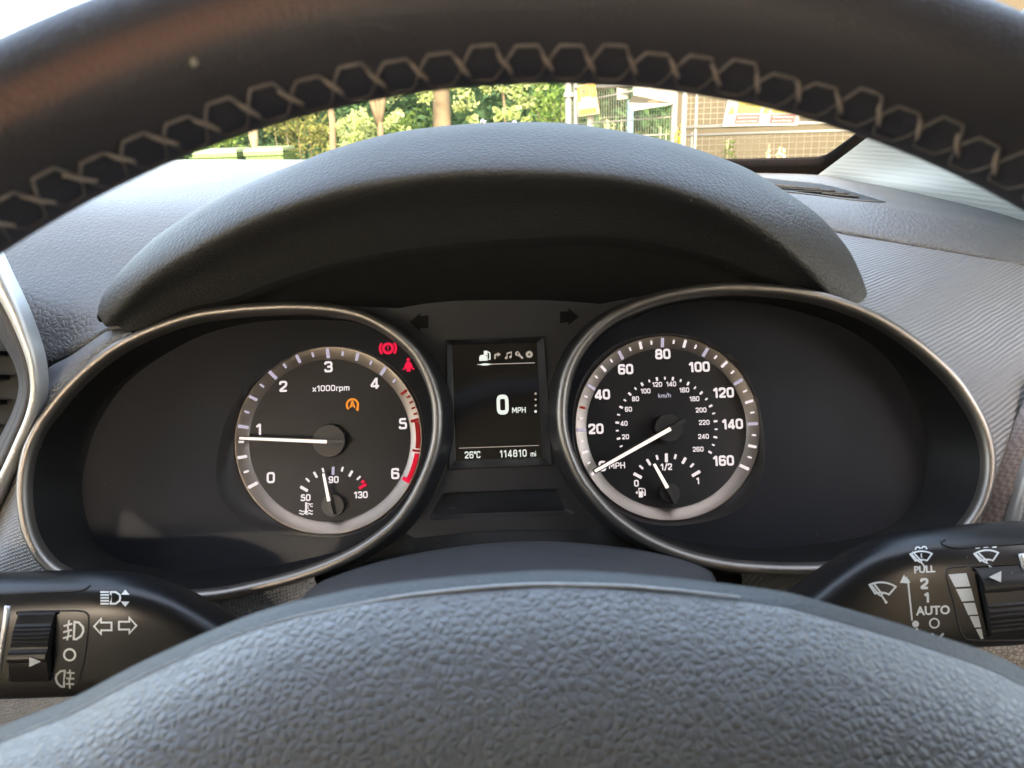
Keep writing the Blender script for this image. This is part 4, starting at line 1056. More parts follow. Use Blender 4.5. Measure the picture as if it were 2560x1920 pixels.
# flip the loft winding for the mirrored one is not needed: both sides shade alike
def sfont(s, t=.17, sp=0.0):
    v, f, w, lay = text2d(s, t, 0, sp)
    return [('raw', [Vector((q.x - w / 2, q.y - .5)) for q in v], f)]
def btext(s):
    """lettering in the built-in font, as flat outlines centred on 0 with cap height about 0.7"""
    cu = bpy.data.curves.new('t', 'FONT'); cu.body = s; cu.align_x = 'CENTER'; cu.align_y = 'CENTER'; cu.size = 1.0; cu.resolution_u = 4
    cu.offset = 0.03
    o = bpy.data.objects.new('t', cu); col.objects.link(o)
    dg = bpy.context.evaluated_depsgraph_get(); dg.update()
    me = o.evaluated_get(dg).to_mesh()
    V = [Vector((v_.co.x, v_.co.y)) for v_ in me.vertices]; Fc = [tuple(p.vertices) for p in me.polygons]
    o.evaluated_get(dg).to_mesh_clear()
    bpy.data.objects.remove(o); bpy.data.curves.remove(cu)
    return ('raw', V, Fc)
W = M['paint']
# left stalk print
lamp = [('s', [(-1.0, .42), (-.35, .42)], .13), ('s', [(-1.0, .2), (-.35, .2)], .13), ('s', [(-1.0, -.02), (-.35, -.02)], .13), ('s', [(-1.0, -.24), (-.35, -.24)], .13), ('s', [(-1.0, -.46), (-.35, -.46)], .13),
        ('s', [(-.22, .42), (.15, .42), (.46, .22), (.5, 0), (.46, -.24), (.15, -.46), (-.22, -.46)], .14, True), ('fill', [(.88, .62), (1.2, .22), (.56, .22)]), ('fill', [(.88, -.70), (.56, -.30), (1.2, -.30)])]
decal(bvL, 'high_beam_symbol', lamp, 284, 1494, 33, W, stL)
arr = [(-1, 0), (-.35, .72), (-.35, .36), (.62, .36), (.62, -.36), (-.35, -.36), (-.35, -.72)]
decal(bvL, 'indicator_arrow_symbol', [('s', arr, .17, True)], 262, 1566, 27, W, stL)
decal(bvL, 'indicator_arrow_symbol', [('s', [(-a, b) for a, b in arr], .17, True)], 314, 1564, 27, W, stL)
def fog(mir):
    q = [('s', [(.05, .8), (.45, .75), (.85, .35), (.9, -.05), (.7, -.5), (.3, -.8), (.05, -.8)], .2, True), ('s', [(-.15, .62), (-.95, .35 if mir else .62)], .17), ('s', [(-.15, .05), (-.95, -.22 if mir else .05)], .17), ('s', [(-.15, -.5), (-.95, -.78 if mir else -.5)], .17), ('s', [(-.45, .95), (-.55, .3), (-.45, -.2), (-.55, -.95)], .16)]
    return q
decal(bvL, 'front_fog_symbol', fog(True), 184, 1576, 27, W, stL, rot=-.05)
decal(bvL, 'off_symbol', [('s', arc(0, 0, .8, 0, 352, 28), .28, True)], 174, 1637, 17.5, W, stL)
decal(bvL, 'rear_fog_symbol', [(s[0], [(-a, b) for a, b in s[1]]) + tuple(s[2:]) for s in fog(False)], 162, 1697, 25, M['dimpaint'], stL, rot=-.05)
def stalk_pt(bvh, px, py, out):
    d = ray(px, py).normalized(); h = bvh.ray_cast(CAM, d)
    p = h[0] if h[0] is not None else CAM + d * .36
    return p - Vector((0, 1, 0)) * out
# lines moulded in the stalk face
def groove(bvh, root, pts, r, mat, name):
    P = [stalk_pt(bvh, x, y, 0.0) for x, y in pts]
    tv, tf = tube(catmull(P, len(P) * 4), r, 6); return mesh_obj(name, tv, tf, mat, root, True)
groove(bvL, stL, [(-120, 1490), (0, 1486), (120, 1481), (190, 1478), (212, 1474), (226, 1464)], .0006, M['black'], 'cap_joint')
groove(bvL, stL, [(54, 1529), (100, 1528), (190, 1527), (216, 1532), (222, 1545), (218, 1600), (208, 1660), (194, 1712)], .0005, M['black'], 'panel_joint')
groove(bvL, stL, [(20, 1514), (14, 1560), (4, 1620), (-6, 1690)], .0016, M['chrome'], 'silver_band')
def thumb_wheel(bvh, root, corners, ybands, tri, mir):
    (xa, ya), (xb, yb), (xc, yc), (xd, yd) = corners          # TL TR BR BL
    wl = MB()
    P = lambda x, y, o: stalk_pt(bvh, x, y, o)
    well = [P(xa, ya, .0003), P(xb, yb, .0003), P(xc, yc, .0003), P(xd, yd, .0003)]
    mesh_obj('wheel_well', well, [(0, 3, 2, 1)], M['gloss'], root)
    rows = []
    n = 40
    for i in range(n + 1):
        t = i / n
        l = Vector((xa + (xd - xa) * t, ya + (yd - ya) * t)); r_ = Vector((xb + (xc - xb) * t, yb + (yc - yb) * t))
        ins = 7
        bul = .0012 + .0045 * sin(pi * min(1, max(0, t))) ** .7
        if ybands[0] < t < ybands[1]: bul += .0007 * (1 if int((t - ybands[0]) / (ybands[1] - ybands[0]) * 12) % 2 else 0)
        if ybands[2] < t < ybands[3]: bul += .0022 * sin(pi * (t - ybands[2]) / (ybands[3] - ybands[2])) ** .5
        rows.append([P(l.x + ins, l.y, bul * .3), P(l.x + ins + 2, l.y, bul), P(r_.x - ins - 2, r_.y, bul), P(r_.x - ins, r_.y, bul * .3)])
    V = [p for r_ in rows for p in r_]
    w = mesh_obj('thumb_wheel', V, grid_faces(n + 1, 4), M['stalk'], root, False)
    return w
tw = thumb_wheel(bvL, stL, [(42, 1528), (150, 1526), (136, 1700), (22, 1702)], (.12, .42, .46, .64), None, False)
decal(bvL, 'pointer_mark', [('fill', [(-1, .85), (1, 0.1), (-1, -.85)])], 88, 1655, 15, M['dimpaint'], stL, .010)
# right stalk print
def wiper(extra=()):
    top_ = arc(0, -1.5, 2.0, 119, 61, 14); bot = arc(0, -1.5, 1.25, 66, 114, 10)
    return [('s', top_ + bot, .13, True), ('s', [(-.62, .32), (.05, -.42)], .13), ('s', [(-.82, .22), (-.22, -.42), (.02, -.52), (.32, -.92)], .12), ('fill', arc(.33, -.93, .11, 0, 360, 8)[:-1])] + list(extra)
decal(bvR, 'wiper_symbol', wiper(), 2206, 1473, 34, W, stR, rot=-.07)
decal(bvR, 'washer_symbol', wiper([('s', arc(-.28, .66, .22, 10, 190, 8), .11), ('s', arc(.28, .70, .22, -10, 170, 8), .11), ('s', [(.02, .3), (.0, .1), (.06, -.1)], .1)]), 2303, 1392, 28, W, stR, rot=.02)
decal(bvR, 'rear_wiper_symbol', wiper([('s', [(-.85, .72), (-.5, .74)], .13), ('s', [(-.2, .76), (.2, .76)], .13), ('s', [(.5, .74), (.85, .72)], .13)]), 2466, 1391, 31, W, stR, rot=.05)
decal(bvR, 'lettering', [btext('PULL')], 2311, 1424, 24, W, stR, rot=.06)
decal(bvR, 'numeral', sfont('2', .24), 2312, 1459, 27, W, stR, rot=.03)
decal(bvR, 'numeral', sfont('1', .24), 2318, 1494, 25, W, stR, rot=.03)
decal(bvR, 'lettering', [btext('AUTO')], 2333, 1527, 30, W, stR, rot=.04)
decal(bvR, 'off_symbol', [('s', arc(0, 0, .82, 0, 352, 28), .26, True)], 2336, 1558, 14, W, stR)
decal(bvR, 'chevron_symbol', [('s', [(-1, .5), (0, -.55), (1, .5)], .38)], 2344, 1591, 15, W, stR)
decal(bvR, 'arrow_symbol', [('fill', [(-.10, 1.0), (.10, .70), (.03, .71), (.20, -.98), (.13, -1.0), (-.05, .72), (-.14, .73)])], 2271, 1496, 56, W, stR)
decal(bvR, 'arrow_head', [('fill', [(-.08, .95), (.85, -.75), (-.85, -.6)])], 2261, 1449, 13, W, stR, .0003)
decal(bvR, 'arrow_dot', [('fill', arc(0, 0, 1, 0, 360, 16)[:-1])], 2289, 1560, 8.5, W, stR)
decal(bvR, 'arrow_dash', [('fill', [(-.6, 1), (.6, 1), (.6, -1), (-.4, -1)])], 2292, 1575, 5, W, stR)
groove(bvR, stR, [(2361, 1350), (2352, 1358), (2366, 1366), (2400, 1370), (2460, 1365), (2560, 1359), (2660, 1353)], .0007, M['black'], 'cap_joint')
groove(bvR, stR, [(2480, 1410), (2420, 1415), (2376, 1419), (2366, 1426), (2368, 1450), (2384, 1510), (2400, 1575), (2412, 1594), (2430, 1600), (2520, 1601), (2620, 1600)], .0005, M['plastic'], 'panel_joint')
groove(bvR, stR, [(2551, 1384), (2556, 1400), (2566, 1450), (2580, 1520)], .0016, M['chrome'], 'silver_band')
wedges = [((2370, 1435), (2415, 1432), (2425, 1465), (2387, 1467)), ((2389, 1472), (2427, 1470), (2435, 1501), (2404, 1503)), ((2407, 1507), (2436, 1506), (2444, 1535), (2420, 1537)), ((2423, 1540), (2445, 1539), (2452, 1567), (2436, 1568)), ((2439, 1572), (2453, 1571), (2458, 1596), (2452, 1597))]
for q in wedges:
    mesh_obj('speed_mark', [stalk_pt(bvR, x, y, .0003) for x, y in q], [(0, 3, 2, 1)], W, stR)
tw = thumb_wheel(bvR, stR, [(2428, 1417), (2551, 1410), (2590, 1578), (2462, 1590)], (.42, .9, .04, .30), None, True)
decal(bvR, 'pointer_mark', [('fill', [(1, 1.0), (-1, .05), (.95, -.85)])], 2488, 1443, 15.5, W, stR, .0075)

# ------------------------------------------------------------------ small bits lying about
def crumb(px, py, Y, r, label, mat, name='crumb', grp=None):
    bm = bmesh.new(); bmesh.ops.create_icosphere(bm, subdivisions=2, radius=r)
    for v_ in bm.verts: v_.co *= random.uniform(.75, 1.2)
    me = bpy.data.meshes.new(name); bm.to_mesh(me); bm.free(); me.materials.append(mat)
    o = bpy.data.objects.new(name, me); col.objects.link(o); o.location = at(px, py, Y)
    return tag(o, label, 'crumb', grp)
M['crumb'] = simple('pale_crumb', (0.75, 0.72, 0.68), 0.8)
crumb(1208, 306, .535, .0021, 'larger pale crumb on the crest of the cowl, left of two', M['crumb'])
crumb(1286, 306, .535, .0016, 'smaller pale crumb on the crest of the cowl, right of two', M['crumb'])
bvW = BVHTree.FromPolygons([v_.co.copy() for v_ in rim.data.vertices], [tuple(p.vertices) for p in rim.data.polygons])
d = ray(485, 156).normalized(); h = bvW.ray_cast(CAM, d)
if h[0] is not None:
    o = crumb(485, 156, .2, .0007, 'pale speck of grit stuck to the wheel rim', M['speck'], 'grit_speck'); o.location = h[0]


# ================================================================== OUTSIDE
def ground_mat():
    m, N, L, b = principled('rough_ground', (0.1, 0.09, 0.06), 0.9)
    t = N.new('ShaderNodeTexCoord'); n = N.new('ShaderNodeTexNoise'); n.inputs['Scale'].default_value = 1.3; n.inputs['Detail'].default_value = 8
    L.new(t.outputs['Object'], n.inputs['Vector'])
    mx = N.new('ShaderNodeMix'); mx.data_type = 'RGBA'; mx.inputs['A'].default_value = (0.16, 0.12, 0.08, 1); mx.inputs['B'].default_value = (0.07, 0.10, 0.03, 1)
    cr = N.new('ShaderNodeMapRange'); cr.inputs['From Min'].default_value = .42; cr.inputs['From Max'].default_value = .58
    L.new(n.outputs['Fac'], cr.inputs['Value']); L.new(cr.outputs['Result'], mx.inputs['Factor']); L.new(mx.outputs['Result'], b.inputs['Base Color'])
    return m
g = mesh_obj('ground', [(-150, -100, 0), (150, -100, 0), (150, 200, 0), (-150, 200, 0)], [(0, 1, 2, 3)], ground_mat())
tag(g, kind='structure')
M['bark'] = simple('bark', (0.085, 0.066, 0.043), 0.9, 0, 0.2, 0.35, 9)
M['bark2'] = simple('pale_bark', (0.13, 0.105, 0.07), 0.9, 0, 0.2, 0.3, 9)
M['leaf_b'] = leafy('leaf_bright', (0.13, 0.18, 0.055), (0.27, 0.31, 0.16))
M['leaf_m'] = leafy('leaf_mid', (0.05, 0.10, 0.025), (0.11, 0.16, 0.045))
M['leaf_d'] = leafy('leaf_dark', (0.022, 0.050, 0.026), (0.045, 0.085, 0.038), .3)
M['leaf_o'] = leafy('leaf_olive', (0.075, 0.09, 0.025), (0.14, 0.14, 0.05))
M['bin'] = simple('green_bin_plastic', (0.045, 0.085, 0.022), 0.5)
M['binlid'] = simple('green_bin_lid', (0.085, 0.115, 0.065), 0.45)
M['galv'] = simple('galvanised_steel', (0.105, 0.104, 0.097), 0.5, 0.3)
M['wire'] = simple('fence_wire', (0.12, 0.115, 0.095), 0.55, 0.2)
M['wall'] = simple('brown_rendered_wall', (0.040, 0.034, 0.023), 0.9, 0, 0.2, 0.3, 2.5)
M['signw'] = simple('sign_white', (0.125, 0.125, 0.12), 0.5, 0, 0.4, 0.02)
M['signy'] = simple('sign_yellow', (0.13, 0.10, 0.005), 0.5, 0, 0.4, 0.03)
M['signr'] = simple('sign_red', (0.095, 0.004, 0.005), 0.5, 0, 0.4, 0.03)
M['signb'] = simple('sign_black', (0.03, 0.028, 0.02), 0.6)
M['signbr'] = simple('sign_brown', (0.20, 0.10, 0.065), 0.6)
M['signbl'] = simple('sign_blue', (0.10, 0.13, 0.32), 0.6)
M['straw'] = simple('dry_straw', (0.22, 0.19, 0.12), 0.8)
M['petal'] = leafy('yellow_flower', (0.26, 0.20, 0.02), (0.34, 0.28, 0.04))

def leaf_quads(centres, size, jit=0.35, bias=Vector((0.25, -0.5, 0.7))):
    V = []; Fc = []
    for c in centres:
        n = Vector((random.gauss(0, 1), random.gauss(0, 1), random.gauss(0, 1))).normalized() + bias * .9
        n.normalize()
        a = n.orthogonal().normalized(); a.rotate(Matrix.Rotation(random.uniform(0, 6.28), 3, n)); b = n.cross(a)
        s = size * random.uniform(1 - jit, 1 + jit); k = len(V)
        V += [c - a * s, c + b * s * .45 - a * s * .1, c + a * s, c - b * s * .45 - a * s * .1]
        Fc.append((k, k + 1, k + 2, k + 3))
    return V, Fc
def blob(c, r, n):
    out = []
    for _ in range(n):
        d = Vector((random.gauss(0, 1), random.gauss(0, 1), random.gauss(0, 1))).normalized() * (random.random() ** .45)
        out.append(c + Vector((d.x * r[0], d.y * r[1], d.z * r[2])))
    return out
def px_m(Y): return Y / F / cos(radians(16))
def tree(label, px, Y, wpx, sprays, leaf, bark='bark', lean=0.0, fork=None, h=6.5, crown=(1.7, 1.4, 1.7), nclump=26, size=.04, py=330):
    base = at(px, py, Y); base.z = 0; r = wpx * px_m(Y) / 2
    t = empty('tree', base, label, 'tree', 'trees beyond the car')
    path = []; rr = []
    for i in range(14):
        z = h * .8 * i / 13; s = i / 13
        path.append(base + Vector((lean * z + .05 * sin(i * 1.7) * s, .04 * cos(i), z)))
        rr.append(r * (1.45 - .45 * min(1, s * 5)) * (1 - .65 * s) if i else r * 1.7)
    tr = MB(); tr.add(tube(path, rr, 12))
    if fork:
        z0, ang, rf = fork; p0 = base + Vector((lean * z0, 0, z0))
        for sg in (-1, 1):
            tr.add(tube([p0 - Vector((0, 0, .1)), p0 + Vector((sg * ang * .35, 0, .25)), p0 + Vector((sg * ang * 1.2, .1, 1.2)), p0 + Vector((sg * ang * 2.4, .2, 2.6))], [r * rf, r * rf, r * rf * .8, r * .3], 8))
    for i in range(6):
        z = h * (.42 + .07 * i); a = i * 2.2
        p0 = base + Vector((lean * z, 0, z)); d = Vector((cos(a), sin(a) * .7, .7))
        tr.add(tube([p0, p0 + d * .6, p0 + d * 1.3], [r * .4, r * .28, r * .1], 6))
    tr.build('trunk', M[bark], t, True)
    cs = []
    cc = base + Vector((lean * h, 0, h * .72))
    for _ in range(nclump):
        d = Vector((random.gauss(0, 1), random.gauss(0, 1), random.gauss(0, 1))).normalized()
        c = cc + Vector((d.x * crown[0], d.y * crown[1], d.z * crown[2])) * random.uniform(.5, 1)
        cs += blob(c, (.5, .5, .4), 90)
    for (sx, sy, sr, n) in sprays:
        c = at(sx, sy, Y - .5 + random.uniform(-.3, .3)); q = sr * px_m(Y)
        for _ in range(max(3, n // 28)):
            c2 = c + Vector((random.gauss(0, .5) * q, random.gauss(0, .4) * q, random.gauss(0, .5) * q))
            cs += blob(c2, (q * .62, q * .7, q * .5), 30)
    v, f = leaf_quads(cs, size)
    mesh_obj('crown', v, f, M[leaf], t)
    return t
tree('tree with thick brown trunk left of the fence, pale leaves hanging either side', 1106, 13.0, 52, [(1010, 232, 34, 130), (1180, 235, 30, 110), (1150, 262, 18, 60), (1215, 235, 20, 60), (1060, 215, 26, 80), (1140, 215, 24, 70)], 'leaf_b')
tree('slender tree whose trunk forks in a Y left of the thick trunk', 950, 12.0, 19, [(905, 312, 34, 130), (990, 290, 26, 80), (1000, 320, 26, 80), (870, 335, 24, 80)], 'leaf_b', fork=(1.62, .22, .8), h=5.5, nclump=16)
tree('thin leaning tree in the olive undergrowth right of the bins', 822, 11.5, 20, [(860, 300, 24, 60), (880, 345, 26, 110)], 'leaf_b', lean=.03, h=5.2, nclump=14)
tree('pale twin-stemmed tree just behind the green bins', 632, 14.5, 14, [(570, 335, 22, 40)], 'leaf_m', bark='bark2', fork=(1.2, .10, .9), h=5.0, nclump=14)
tree('tree with drooping pale yellow leaves beside the fence post', 1262, 12.5, 9, [(1262, 225, 30, 120), (1300, 250, 32, 140), (1330, 222, 30, 120), (1290, 280, 22, 50), (1240, 290, 14, 30), (1305, 300, 16, 36), (1180, 300, 12, 30)], 'leaf_b', h=5.5, nclump=16)
def bush(label, px, Y, wpx, top, leaf, n=420, size=.05, bias=.0, depth=.8):
    base = at(px, 330, Y); base.z = 0
    t = empty('shrub', base, label, 'shrub', 'shrubs beyond the car')
    zt = at(px, top, Y).z; q = wpx * px_m(Y)
    cs = []
    for _ in range(n // 20):
        c = base + Vector((random.uniform(-1, 1) * q * .5, random.uniform(-1, 1) * depth * .5, zt * random.uniform(.35, .97) ** .8))
        cs += blob(c, (q * .16 + .08, .2, .16), 20)
    v, f = leaf_quads(cs, size); mesh_obj('foliage', v, f, M[leaf], t)
    st = MB()
    for k in range(5):
        st.add(tube([base + Vector((.04 * k - .1, 0, 0)), base + Vector((q * .18 * (k - 2), .05 * (k - 2), zt * .5)), base + Vector((q * .2 * (k - 2), 0, zt * .85))], [.02, .014, .005], 5))
    st.build('stem', M['bark'], t, True)
bush('bright yellow-green shrub between the leaning and forked trees', 905, 12.3, 110, 300, 'leaf_b', 900)
bush('olive twiggy shrub right of the green bins', 745, 12.6, 130, 265, 'leaf_o', 1300, .045)
bush('low sunlit green shrub under the forked tree', 1030, 13.4, 110, 285, 'leaf_m', 800)
bush('mid green shrub filling the gap left of the fence post', 1385, 13.2, 90, 205, 'leaf_m', 1200)
bush('small green shrub behind the left bin', 560, 15.5, 130, 330, 'leaf_m', 500)
# dense wood behind: one mass nobody could count
cs = []
for _ in range(620):
    x = random.uniform(-9.5, 3.6); z = random.uniform(.1, 5.5) * (1 if x > -6 else .42); y = random.uniform(16.0, 19.0)
    cs += blob(Vector((x, y, z)), (.55, .5, .42), 42)
v, f = leaf_quads(cs, .10)
tag(mesh_obj('woodland', v, f, M['leaf_d']), 'dense dark green woodland behind the trees', 'woodland', kind='stuff')
bk = []
for i in range(40):
    for j in range(12):
        bk.append((-22 + i * 1.0, 20.0 + .5 * sin(i * 2.1 + j), -.2 + j * (.8 if i > 15 else .28)))
tag(mesh_obj('wooded_bank', bk, grid_faces(40, 12, flip=True), M['leaf_d'], None, True), kind='structure')

# --- wheeled bins
def bin_(px0, px1, Y, top, label):
    a, b = at(px0, top, Y), at(px1, top, Y); c = (a + b) / 2; w = (b - a).length / 2; zt = c.z
    root = empty('wheeled_bin', (c.x, Y + .3, 0), label, 'bin', 'green wheeled bins under the trees')
    V = []
    for z, s in ((.12, .80), (zt - .10, .98)):
        for sx, sy in ((-1, -1), (1, -1), (1, 1), (-1, 1)): V.append((c.x + sx * w * s, Y + .35 + sy * .34 * s, z))
    bevel(mesh_obj('body', V, [(0, 1, 5, 4), (1, 2, 6, 5), (2, 3, 7, 6), (3, 0, 4, 7), (0, 3, 2, 1), (4, 5, 6, 7)], M['bin'], root), .03)
    rimb = MB().box((c.x, Y + .35, zt - .105), (w * 1.0, .36, .025))
    bevel(rimb.build('rim', M['bin'], root), .01)
    V = [(c.x - w * 1.03, Y - .03, zt - .075), (c.x + w * 1.03, Y - .03, zt - .075), (c.x + w * 1.03, Y + .72, zt - .06), (c.x - w * 1.03, Y + .72, zt - .06), (c.x - w * .95, Y + .03, zt - .02), (c.x + w * .95, Y + .03, zt - .02), (c.x + w * .95, Y + .66, zt), (c.x - w * .95, Y + .66, zt)]
    bevel(mesh_obj('lid', V, [(0, 1, 5, 4), (1, 2, 6, 5), (2, 3, 7, 6), (3, 0, 4, 7), (4, 5, 6, 7), (0, 3, 2, 1)], M['binlid'], root), .015)
    for k in range(7):
        MB().box((c.x - w * .8 + w * 1.6 * k / 6, Y - .012, zt - .155), (.006, .006, .022)).build('rib', M['bin'], root)
    for sx in (-1, 1):
        wv, wf = tube([Vector((c.x + sx * w * .8 - .03, Y + .62, .11)), Vector((c.x + sx * w * .8 + .03, Y + .62, .11))], .11, 16)
        mesh_obj('wheel', wv, wf, M['signb'], root, True)
bin_(478, 590, 11.5, 371, 'green wheeled bin further left, its lid under the wheel rim')
bin_(606, 706, 11.5, 366, 'green wheeled bin on the right of the pair, nearest the olive shrub')

# --- site fencing
def fence_panel(label, x0, x1, Y0, Y1, pitch_v, pitch_h, rails, top=2.0, posts=((0, .022), (1, .022)), zlo=.15, rw=.0022, inner=None):
    A, B = at(x0, 330, Y0), at(x1, 330, Y1); A.z = B.z = 0
    root = empty('fence_panel', (A + B) / 2, label, 'fence', 'site fence panels')
    d = (B - A); L_ = d.length; d.normalize(); up = Vector((0, 0, 1))
    for s, r in posts: MB().bar(A + d * L_ * s, A + d * L_ * s + up * top, r, 12).build('post', M['galv'], root, True)
    for z, r, tl in rails: MB().bar(A + up * z, B + up * (z + tl), r, 10).build('rail', M['galv'], root, True)
    ms = MB(); nv_ = int(L_ / pitch_v); lean_ = 0
    for i in range(1, nv_):
        p = A + d * (i * pitch_v) + Vector((0, -.002, 0)); j_ = random.uniform(-.003, .003)
        ms.add(tube([p + up * zlo + d * j_, p + up * (top - .04)], rw, 4, cap=False))
    nh = int((top - zlo) / pitch_h)
    for i in range(1, nh):
        z = zlo + i * pitch_h
        ms.add(tube([A + up * z, A + d * L_ * .5 + up * (z + random.uniform(-.004, .004)), B + up * z], rw, 4, cap=False))
    w = ms.build('mesh_infill', M['wire'], root); w['kind'] = 'stuff'
    return root, A, B, d
f1, A1_, B1_, d1_ = fence_panel('dense steel mesh fence panel hung with banner and plaques', 1440, 1684, 8.0, 7.4, .026, .33, ((1.35 + .40, .024, 0), (1.62, .008, .12), (1.42, .007, .03), (1.28, .007, .02), (1.16, .007, .02)), posts=((0, .020), (1, .030)))
f2, A2_, B2_, d2_ = fence_panel('square mesh site gate with white tube frame and warning sign', 1709, 2330, 6.6, 6.0, .052, .042, ((1.352, .017, .0), (1.985, .02, 0)), posts=((0, .022), (.052, .011), (1, .022)), zlo=1.37, rw=.0024)
f3, A3_, B3_, d3_ = fence_panel('lower square mesh barrier panel under the gate rail', 1704, 2330, 7.1, 6.5, .060, .050, ((1.285, .013, .0),), top=1.31, posts=((0, .016), (.045, .010), (1, .016)), zlo=.2, rw=.0026)
# pair of gate posts with clamps
for px, r, lb in ((1422, .034, 'thick pale steel gate post at left end of fence'), (1438, .022, 'thin pale steel post just right of the thick gate post')):
    p = at(px, 330, 8.1); p.z = 0
    root = empty('gate_post', p, lb, 'post', 'steel gate posts')
    MB().bar(p, p + Vector((0, 0, 2.3)), r, 14).build('pole', M['galv'], root, True)
    for z in (1.30, 1.70): MB().box(p + Vector((0, 0, z)), (r * 1.35, r * 1.35, .02)).build('clamp', M['galv'], root)
# wall behind the gate
wA, wB = at(1690, 330, 9.5), at(2600, 330, 8.4)
V = [(wA.x, wA.y, 0), (wB.x, wB.y, 0), (wB.x, wB.y, 2.5), (wA.x, wA.y, 2.5), (wA.x + .1, wA.y + .3, 0), (wB.x + .1, wB.y + .3, 0), (wB.x + .1, wB.y + .3, 2.5), (wA.x + .1, wA.y + .3, 2.5)]
tag(mesh_obj('site_wall', V, [(0, 1, 2, 3), (5, 4, 7, 6), (4, 0, 3, 7), (1, 5, 6, 2), (3, 2, 6, 7)], M['wall']), 'plain brown wall behind the mesh site gate', 'wall')

# --- signs: thin boards at their place on the fence, print a hair in front
class Board:
    def __init__(s, name, label, corners, Y, mat, cat='sign', thick=.004, bulge=0):
        c3 = [at(x, y, Yv) for (x, y), Yv in zip(corners, Y)]          # TL TR BR BL
        n_ = (c3[1] - c3[0]).cross(c3[3] - c3[0]); d_ = ray(*corners[2]); c3[2] = CAM + d_ * ((c3[0] - CAM).dot(n_) / d_.dot(n_))
        s.c = c3; s.n = (c3[1] - c3[0]).cross(c3[3] - c3[0]).normalized()
        if s.n.y > 0: s.n = -s.n
        b = [p - s.n * thick for p in c3]
        s.o = mesh_obj(name, c3 + b, [(0, 3, 2, 1), (4, 5, 6, 7), (0, 1, 5, 4), (1, 2, 6, 5), (2, 3, 7, 6), (3, 0, 4, 7)], mat)
        tag(s.o, label, cat); s.k = 0
    def p(s, u, v, lift_):
        a = s.c[0].lerp(s.c[1], u); b = s.c[3].lerp(s.c[2], u)
        return a.lerp(b, v) + s.n * lift_
    def fill(s, name, pts, mat, layer=1):
        v, f = poly2(pts)
        return mesh_obj(name, [s.p(q[0], q[1], .003 * layer) for q in v], f, mat, s.o)
    def rect(s, name, x0, y0, x1, y1, mat, layer=1): return s.fill(name, [(x0, y0), (x1, y0), (x1, y1), (x0, y1)], mat, layer)
    def text(s, name, tx, x, y, w, hgt, mat, layer=2):
        _, V, Fc = btext(tx)
        xs = [q.x for q in V]; ys = [q.y for q in V]; W_ = max(xs) - min(xs); H_ = max(ys) - min(ys)
        return mesh_obj(name, [s.p(x + (q.x - min(xs)) / W_ * w, y + (max(ys) - q.y) / H_ * hgt, .003 * layer) for q in V], Fc, mat, s.o)
    def stroke(s, name, pts, w, mat, layer=2, closed=False, asp=1.0):
        v, f = ribbon([(a * asp, b) for a, b in pts], w, closed)
        return mesh_obj(name, [s.p(q[0] / asp, q[1], .003 * layer) for q in v], f, mat, s.o)
wsn = Board('warning_sign', 'white site warning board with yellow and red panels on the mesh gate', ((1824, 228), (2008, 222), (1994, 313), (1806, 316)), (6.42, 6.24, 6.24, 6.42), M['signw'])
asp = 1.95
for x0, tx in ((.03, ()), (.50, ())):
    cxx = x0 + .055
    wsn.fill('warning_triangle', [(cxx, .36), (cxx + .055, .66), (cxx - .055, .66)], M['signb'], 1)
    wsn.fill('warning_triangle_field', [(cxx, .41), (cxx + .043, .635), (cxx - .043, .635)], M['signy'], 2)
    wsn.stroke('exclamation_mark', [(cxx, .49), (cxx, .58)], .022, M['signb'], 3, asp=asp)
    wsn.rect('yellow_panel', x0 + .13, .02, x0 + .45, .64, M['signy'])
    wsn.stroke('prohibition_ring', [(cxx + .047 * cos(a * pi / 12), .82 - .047 * asp * sin(a * pi / 12)) for a in range(24)], .022, M['signb'], 1, True, asp)
    wsn.rect('red_panel', x0 + .125, .68, x0 + .455, .935, M['signr'])
wsn.text('lettering', 'Danger', .25, .36, .14, .07, M['signb'])
wsn.text('lettering', 'Construction site', .18, .46, .28, .06, M['signb']); wsn.text('lettering', 'Keep out', .22, .55, .18, .05, M['signb'])
wsn.text('lettering', 'Warning', .70, .40, .18, .07, M['signb']); wsn.text('lettering', 'Site entrance', .66, .52, .26, .06, M['signb'])
wsn.text('lettering', 'Unauthorised entry', .18, .73, .28, .065, M['signw']); wsn.text('lettering', 'is strictly forbidden', .18, .84, .28, .065, M['signw'])
wsn.text('lettering', 'Children must not', .655, .72, .28, .065, M['signw']); wsn.text('lettering', 'play on this site', .66, .835, .25, .07, M['signw'])
wsn.stroke('hand_symbol', [(.085, .77), (.09, .83), (.105, .80), (.085, .88)], .02, M['signr'], 2, asp=asp)
wsn.stroke('figure_symbol', [(.542, .77), (.545, .86)], .022, M['signr'], 2, asp=asp); wsn.stroke('figure_symbol', [(.567, .76), (.565, .86)], .022, M['signb'], 2, asp=asp)
ex = Board('yellow_plaque', 'yellow and brown lettered plaque hanging skewed by the gate posts', ((1443, 214), (1487, 203), (1499, 284), (1445, 291)), (7.85, 7.8, 7.8, 7.85), M['signbr'])
ex.rect('yellow_field', .0, .06, .17, .52, M['signy']); ex.rect('yellow_field', .20, .04, .66, .40, M['signy']); ex.rect('yellow_field', .70, .04, .99, .46, M['signy'])
ex.text('lettering', 'MT', .25, .09, .36, .27, M['signb']); ex.text('lettering', '6', .78, .12, .12, .24, M['signb'])
ex.rect('white_field', .20, .44, .64, .56, M['signw']); ex.rect('white_field', .14, .62, .74, .75, M['signw']); ex.rect('yellow_field', .06, .80, .88, .96, M['signy'])
